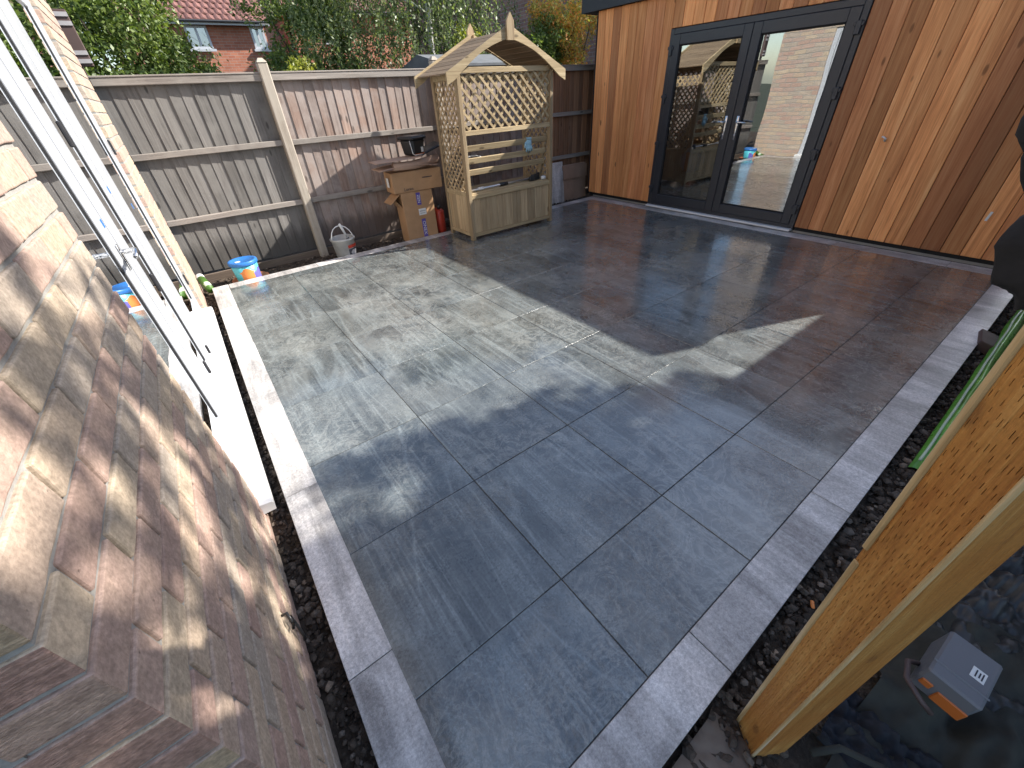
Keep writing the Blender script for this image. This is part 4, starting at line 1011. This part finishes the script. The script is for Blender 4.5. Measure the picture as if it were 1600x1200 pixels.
# black coat hooked over a rail that runs from the timber post, just inside the right edge of the view
t = thing('black_coat', (1.27, -.55, 1.9), 'black coat hanging close to the viewer at the right edge of the view', 'coat')
ctr = [(1.235, -.575, 1.085), (1.245, -.560, 1.125), (1.262, -.535, 1.185), (1.29, -.520, 1.25), (1.285, -.470, 1.34), (1.30, -.455, 1.41), (1.33, -.50, 1.60), (1.36, -.60, 1.95)]
rad = [.022, .048, .052, .030, .048, .042, .07, .05]
cm = MB(); m_ = []
for i in range(len(ctr)-1):
    for k in range(5):
        f = k/5; m_.append((Vector(ctr[i]).lerp(Vector(ctr[i+1]), f), rad[i]*(1-f)+rad[i+1]*f))
cm.tube([p for p, r in m_], [r*(1+.04*math.sin(i*.9)) for i, (p, r) in enumerate(m_)], 28)
cm.v = [tuple(Vector(v)*(1)+Vector((ns(v[0]+5, v[1], v[2], 11), ns(v[0], v[1]+5, v[2], 11), ns(v[0], v[1], v[2]+5, 11)))*.022+Vector((ns(v[0]+9, v[1], v[2], 27), ns(v[0], v[1]+9, v[2], 27), ns(v[0], v[1], v[2]+9, 27)))*.014) for v in cm.v]
obj('cloth', cm, 'cloth_black', t, True, False)
tag(obj('rail', MB().box(.62, 1.98, -.66, -.61, 1.96, 2.02, .004), 'timber'), 'timber rail running from the foreground post to the garage, above the view', 'rail')
# neighbouring garage on the right, just outside the frame: it throws the straight shade over the near paving
gr = thing('neighbour_garage', (4.5, -2.0, -.4), 'buff brick garage beyond the right boundary, outside the frame', 'garage')
obj('wall', MB().box(1.95, 8.0, -3.6, -1.00, -.4, 2.38), 'brick_stuff', gr)
obj('roof', MB().box(1.93, 8.05, -3.65, -.97, 2.382, 2.47), 'felt', gr)

# ------------------------------------------------------------------ vegetation
def leaves(name, pts, size, mat, parent, droop=0.0, aspect=.45, outward=None):
    n = len(pts); P_ = np.asarray(pts, dtype=np.float64)
    u = np.random.normal(size=(n, 3)); u[:, 2] -= droop; u /= np.linalg.norm(u, axis=1, keepdims=True)
    w = np.random.normal(size=(n, 3)); w -= (w*u).sum(1, keepdims=True)*u; w /= np.linalg.norm(w, axis=1, keepdims=True)
    nn = np.cross(u, w)
    s_ = size*np.random.uniform(.6, 1.25, (n, 1))
    A_ = P_-u*s_*.5; B_ = P_+w*s_*aspect*.5+nn*s_*.06; C_ = P_+u*s_*.5; D_ = P_-w*s_*aspect*.5+nn*s_*.06
    V = np.stack([A_, B_, C_, D_], 1).reshape(-1, 3)-np.array(ORG[parent.name])
    me = bpy.data.meshes.new(name); me.vertices.add(4*n); me.vertices.foreach_set('co', V.ravel())
    me.loops.add(4*n); me.loops.foreach_set('vertex_index', np.arange(4*n)); me.polygons.add(n)
    me.polygons.foreach_set('loop_start', np.arange(0, 4*n, 4)); me.polygons.foreach_set('loop_total', np.full(n, 4))
    me.materials.append(MAT[mat]); me.update(calc_edges=True)
    o = bpy.data.objects.new(name, me); C.objects.link(o); o.parent = parent; return o
def crown_pts(clumps, n, spread):
    """clumps: (x,y,z,rx,ry,rz,weight); points gathered round twigs near clump shells"""
    out = []; wts = np.array([c[6] for c in clumps]); wts = wts/wts.sum()
    for c, k in zip(clumps, (wts*n).astype(int)):
        nt = max(3, k//26)
        d = np.random.normal(size=(nt, 3)); d /= np.linalg.norm(d, axis=1, keepdims=True)
        rad = np.random.uniform(.35, 1.02, (nt, 1))**.6
        tw = d*rad*np.array([c[3], c[4], c[5]])+np.array(c[:3])
        idx = np.random.randint(0, nt, k)
        out.append(tw[idx]+np.random.normal(size=(k, 3))*spread)
    return np.concatenate(out)
def limb(m, a, b, r0, r1, n=5, wob=.06):
    a = Vector(a); b = Vector(b); pts = []
    for i in range(n+1):
        t = i/n; p = a.lerp(b, t); k = wob*math.sin(math.pi*t)
        pts.append(p+Vector((random.uniform(-k, k), random.uniform(-k, k), random.uniform(-k, k))))
    m.tube(pts, [r0+(r1-r0)*i/n for i in range(n+1)], 8)
def tree(name, base, label, cat, clumps, n, size, spread, mat, bark='bark', r=.1, droop=0.0, aspect=.45, group=None):
    t = thing(name, base, label, cat, group); m = MB()
    top = Vector(base)+Vector((random.uniform(-.1, .1), 0, max(c[2] for c in clumps)-base[2]-.2))
    limb(m, base, top, r, r*.25, 7, .08)
    for c in clumps:
        h = random.uniform(.25, .6); limb(m, Vector(base).lerp(top, h), Vector(c[:3]), r*.4, r*.08, 5, .12)
    obj('trunk', m, bark, t, True)
    leaves('crown', crown_pts(clumps, n, spread), size, mat, t, droop, aspect); return t
rnd = random.Random(5)
def blobs(cx, cy, cz, R, n, r, k=1.0):
    L = []
    for i in range(n):
        a = rnd.uniform(0, 6.28); q = rnd.uniform(.2, 1)**.5
        L.append((cx+R[0]*q*math.cos(a), cy+R[1]*q*math.sin(a), cz+R[2]*rnd.uniform(-1, 1), r*rnd.uniform(.7, 1.2), r*rnd.uniform(.7, 1.2), r*rnd.uniform(.6, 1.0), 1))
    return L
tree('laurel_tree', (0.0, 9.2, -.4), 'dense dark green tree above the fence at the left beside the brick corner', 'tree',
     blobs(-.1, 9.2, 2.3, (.9, .6, 1.0), 20, .55)+[(.75, 8.9, 1.9, .5, .5, .4, 1), (.3, 8.9, 1.7, .7, .5, .5, 1.4), (-.5, 8.9, 1.8, .7, .5, .6, 1.4), (.25, 9.0, 2.7, .5, .5, .5, 1.2)], 32000, .075, .07, 'leaf_a', r=.12)
# weeping birch: hanging strands
bt = thing('birch_tree', (4.35, 7.3, -.4), 'weeping birch with pale trunk and small hanging leaves behind the fence', 'tree')
m = MB(); m.tube([(4.33, 7.3, -.4), (4.36, 7.3, 1.0), (4.30, 7.3, 2.2), (4.42, 7.35, 3.6), (4.4, 7.3, 5.2)], [.065, .055, .045, .035, .015], 10)
for i in range(16):
    a = rnd.uniform(0, 6.28); z = rnd.uniform(2.2, 4.6); L = rnd.uniform(.8, 2.2)
    limb(m, (4.38, 7.3, z), (4.38+L*math.cos(a), 7.3+.6*L*math.sin(a), z+rnd.uniform(.1, .7)), .018, .006, 5, .1)
obj('trunk', m, 'bark_white', bt, True)
pts = []
for i in range(900):
    a = rnd.uniform(0, 6.28); q = rnd.uniform(.1, 1)**.6; x = 4.1+2.0*q*math.cos(a); y = 7.4+1.0*q*math.sin(a)
    zt = rnd.uniform(2.3, 4.2); L = rnd.uniform(.5, 1.5); k = int(L*34)
    if x > 5.3 and rnd.random() < .5: continue
    for j in range(k):
        f = j/k; pts.append((x+.07*math.sin(5*f+i)+rnd.gauss(0, .025), y+rnd.gauss(0, .025), max(1.25, zt-L*f)))
leaves('crown', pts, .058, 'leaf_b', bt, .9, .5)
tree('garden_tree', (2.4, 8.6, -.4), 'green leafy tree between the brick house gable and the birch', 'tree',
     blobs(2.75, 8.6, 2.2, (.65, .5, .75), 12, .42), 15000, .07, .07, 'leaf_a', r=.07)
tree('yellow_shrub', (4.95, 6.6, -.4), 'bright yellow green shrub showing behind the arbour roof', 'shrub',
     blobs(4.75, 6.6, 2.0, (.30, .25, .42), 6, .22), 4200, .07, .05, 'leaf_y', r=.03)
tree('yellow_shrub', (1.72, 6.6, -.4), 'small yellow green shrub showing just above the fence post', 'shrub',
     blobs(1.75, 6.8, 1.78, (.35, .2, .15), 4, .16), 1600, .06, .04, 'leaf_y', r=.02)
tree('holly_tree', (6.35, 7.0, -.4), 'dark green bushy tree behind the right side of the arbour roof', 'tree',
     blobs(6.35, 7.1, 2.0, (.4, .35, .5), 9, .33), 9000, .07, .06, 'leaf_a', r=.07)
tree('autumn_tree', (7.1, 6.9, -.4), 'orange and green autumn tree beside the garden room roof', 'tree',
     blobs(7.2, 7.0, 2.15, (.75, .4, .55), 14, .34), 12000, .065, .06, 'leaf_o', r=.06)
tree('hedge', (1.0, 7.6, -.4), 'low leafy hedge just visible above the fence top', 'hedge',
     [(x, 7.7, 1.35, .5, .3, .62, 1) for x in (-.6, .1, .8, 1.5, 2.2, 2.9, 3.6, 4.3)], 14000, .06, .06, 'leaf_a', r=.03)
# tree behind the viewer that dapples the near wall and paving
tree('boundary_tree', (7.2, -4.0, -.4), 'leafy tree beyond the right boundary that dapples the wall and paving', 'tree',
     [(4.75, -1.45, 5.0, .30, .24, .2, .20), (5.1, -1.15, 5.0, .24, .20, .2, .28), (5.25, -1.75, 5.0, .32, .27, .2, .24), (5.75, -1.45, 5.0, .30, .25, .2, .32), (5.7, -2.1, 5.0, .35, .27, .2, .26), (6.2, -1.95, 5.0, .32, .24, .2, .32), (4.8, -2.1, 5.0, .3, .22, .2, .22),
      (6.75, -2.0, 5.0, .34, .26, .25, .45), (7.15, -1.72, 5.0, .36, .28, .25, .55), (6.8, -1.55, 5.0, .22, .16, .2, .14), (7.6, -1.9, 5.0, .40, .32, .25, .8),
      (8.1, -2.3, 5.0, .4, .36, .3, .9), (7.1, -2.35, 5.0, .6, .42, .3, 1.8), (6.4, -2.5, 5.1, .5, .36, .3, 1.1), (7.7, -2.6, 5.0, .6, .4, .3, 1.2), (6.8, -2.9, 5.0, .9, .4, .3, 1.2)], 4600, .17, .085, 'leaf_b', r=.12)

# ------------------------------------------------------------------ background houses
s = N('red stretcher brickwork far'); p = s.obj()
def far_brick(name, c1, c2, mo, sc, axis):
    s = N(name); p = s.obj()
    rot = (math.pi/2, 0, 0) if axis == 'xz' else (math.pi/2, 0, math.pi/2)
    sep = s.n('ShaderNodeSeparateXYZ'); s.l(p, sep.inputs[0]); cb_ = s.n('ShaderNodeCombineXYZ')
    s.l(sep.outputs[0 if axis == 'xz' else 1], cb_.inputs[0]); s.l(sep.outputs[2], cb_.inputs[1])
    b = s.n('ShaderNodeTexBrick'); s.l(cb_.outputs[0], b.inputs['Vector']); b.inputs['Scale'].default_value = 1.0
    b.inputs['Brick Width'].default_value = .225; b.inputs['Row Height'].default_value = .075; b.inputs['Mortar Size'].default_value = .006
    b.inputs['Color1'].default_value = (*c1, 1); b.inputs['Color2'].default_value = (*c2, 1); b.inputs['Mortar'].default_value = (*mo, 1)
    n1 = s.noise(p, 3, 5); c = s.mix(1.0, b.outputs['Color'], s.math('MULTIPLY_ADD', s.math('SUBTRACT', n1, .5), .8, 1.0), 'MULTIPLY')
    return s.done(c, .9, s.bump(b.outputs['Fac'], -.4, .01))
MAT['farbrick_red'] = far_brick('far red brick', (.36,.12,.07), (.44,.17,.10), (.34,.26,.21), 1, 'xz')
MAT['farbrick_brown'] = far_brick('far brown brick', (.20,.105,.08), (.27,.15,.11), (.27,.23,.20), 1, 'yz')
def rooftile(name, c1, c2):
    s = N(name); r = s.island(); p = s.pos(); c = s.mix(r, c1, c2)
    c = s.mix(1.0, c, s.math('MULTIPLY_ADD', s.math('SUBTRACT', s.noise(p, 4, 5), .5), .9, 1.0), 'MULTIPLY'); return s.done(c, .85)
MAT['roof_plum'] = rooftile('plum roof tiles', (.15,.068,.058), (.21,.10,.085))
def pantiles(x0, x1, y0, z0, run_, rise, pw=.21, rh=.24):
    m = MB(); L = math.hypot(run_, rise); n = int(L/rh); ux, uz = run_/L, rise/L
    nx = int((x1-x0)/pw)
    for j in range(n):
        for i in range(nx):
            a = x0+i*pw+(pw/2 if j % 2 else 0)
            s0 = j*rh; s1 = s0+rh*1.05
            vs = []
            for s_, lift in ((s0, .05), (s1, .012)):
                for q, hh in ((0, 0), (.25, .035), (.5, .05), (.75, .02), (1.0, 0)):
                    vs.append((a+q*pw*.99, y0+ux*s_, z0+uz*s_+lift+hh))
            m.add(vs, [(k, k+1, k+6, k+5) for k in range(4)]+[(0, 1, 2, 3, 4)])
    return m
def far_house(label, x0, x1, y0, eave, depth, wins, rise=2.6):
    h_ = thing('brick_house', ((x0+x1)/2, y0, -.4), label, 'house')
    obj('wall', MB().box(x0, x1, y0, y0+depth, -.4, eave), 'farbrick_red', h_)
    rr = obj('roof', MB().prism([(y0-.25, eave+.02), (y0+depth/2, eave+rise), (y0+depth+.25, eave+.02)], 0, x0-.15, x1+.15), 'roof_plum', h_)
    tl = obj('roof_tiles', pantiles(x0-.15, x1+.15, y0-.35, eave-.02, depth/2+.3, rise+.05), 'roof_plum', rr, False, False); tl['kind'] = 'stuff'
    obj('gutter', MB().tube([(x0-.2, y0-.33, eave+.0), (x1+.2, y0-.33, eave+.0)], .035, 8), 'anthr_trim', rr)
    obj('fascia', MB().box(x0-.15, x1+.15, y0-.27, y0-.24, eave-.09, eave+.02), 'upvc', rr)
    for (a, b, z0, z1) in wins:
        m = MB(); f = .07; y = y0-.05
        m.box(a, b, y, y+.08, z1-f, z1); m.box(a, b, y, y+.08, z0, z0+f); m.box(a, a+f, y, y+.08, z0+f, z1-f); m.box(b-f, b, y, y+.08, z0+f, z1-f); mid = (a+b)/2; m.box(mid-f/2, mid+f/2, y, y+.08, z0+f, z1-f)
        w = obj('window', m, 'upvc', h_)
        obj('pane', MB().box(a+f, mid-f/2, y+.03, y+.04, z0+f, z1-f), 'glass_far', w); obj('pane', MB().box(mid+f/2, b-f, y+.03, y+.04, z0+f, z1-f), 'glass_far', w)
        obj('sill', MB().box(a-.06, b+.06, y-.08, y, z0-.07, z0-.002), 'upvc', w)
        if True: obj('blind', MB().box(a+f, b-f, y+.06, y+.07, z0+f, z1-f), 'inner_dark', w)
    return h_
far_house('red brick house with plum tiled roof and white window above the fence', .2, 4.5, 20, 3.92, 6, [(2.02, 2.68, 3.22, 3.84), (4.0, 4.45, 3.22, 3.84)], 3.0)
far_house('second red brick house glimpsed through the birch leaves', 6.0, 12.5, 22, 4.6, 6, [(7.2, 8.0, 3.6, 4.3)], 3.0)
b2 = thing('brick_building', (9, 11, -.4), 'brown brick side wall of a building beyond the right trees', 'building')
obj('wall', MB().box(9.0, 13, 5.5, 17.5, -.4, 6.5), 'farbrick_brown', b2)
obj('roof', MB().prism([(8.7, 6.51), (13.3, 6.51), (11, 8.5)], 1, 5.3, 17.7), 'roof_plum', b2)
t = thing('garden_shed', (4.2, 6.1, -.4), 'low grey felt roofed shed just above the fence behind the arbour', 'shed')
obj('wall', MB().box(3.6, 5.2, 5.6, 6.8, -.4, 1.80), 'fence_z_grey', t)
obj('roof', MB().prism([(5.45, 1.80), (5.45, 1.83), (6.2, 1.98), (6.95, 1.83), (6.95, 1.80)], 0, 3.45, 5.35), 'felt', t)
t = thing('nesting_box', (-.215, 5.1, 1.8), 'narrow brown box with pale bands beyond the brick corner above the fence', 'box')
obj('panel', MB().box(-.30, -.17, 5.08, 5.14, 1.83, 2.19, .004), 'smallbrown', t)
for z in (1.85, 1.905, 2.09, 2.145): obj('band', MB().box(-.302, -.168, 5.072, 5.081, z, z+.028), 'palegrey', t)
obj('stake', MB().box(-.29, -.25, 5.142, 5.18, -.4, 2.1), 'fence_post', t)
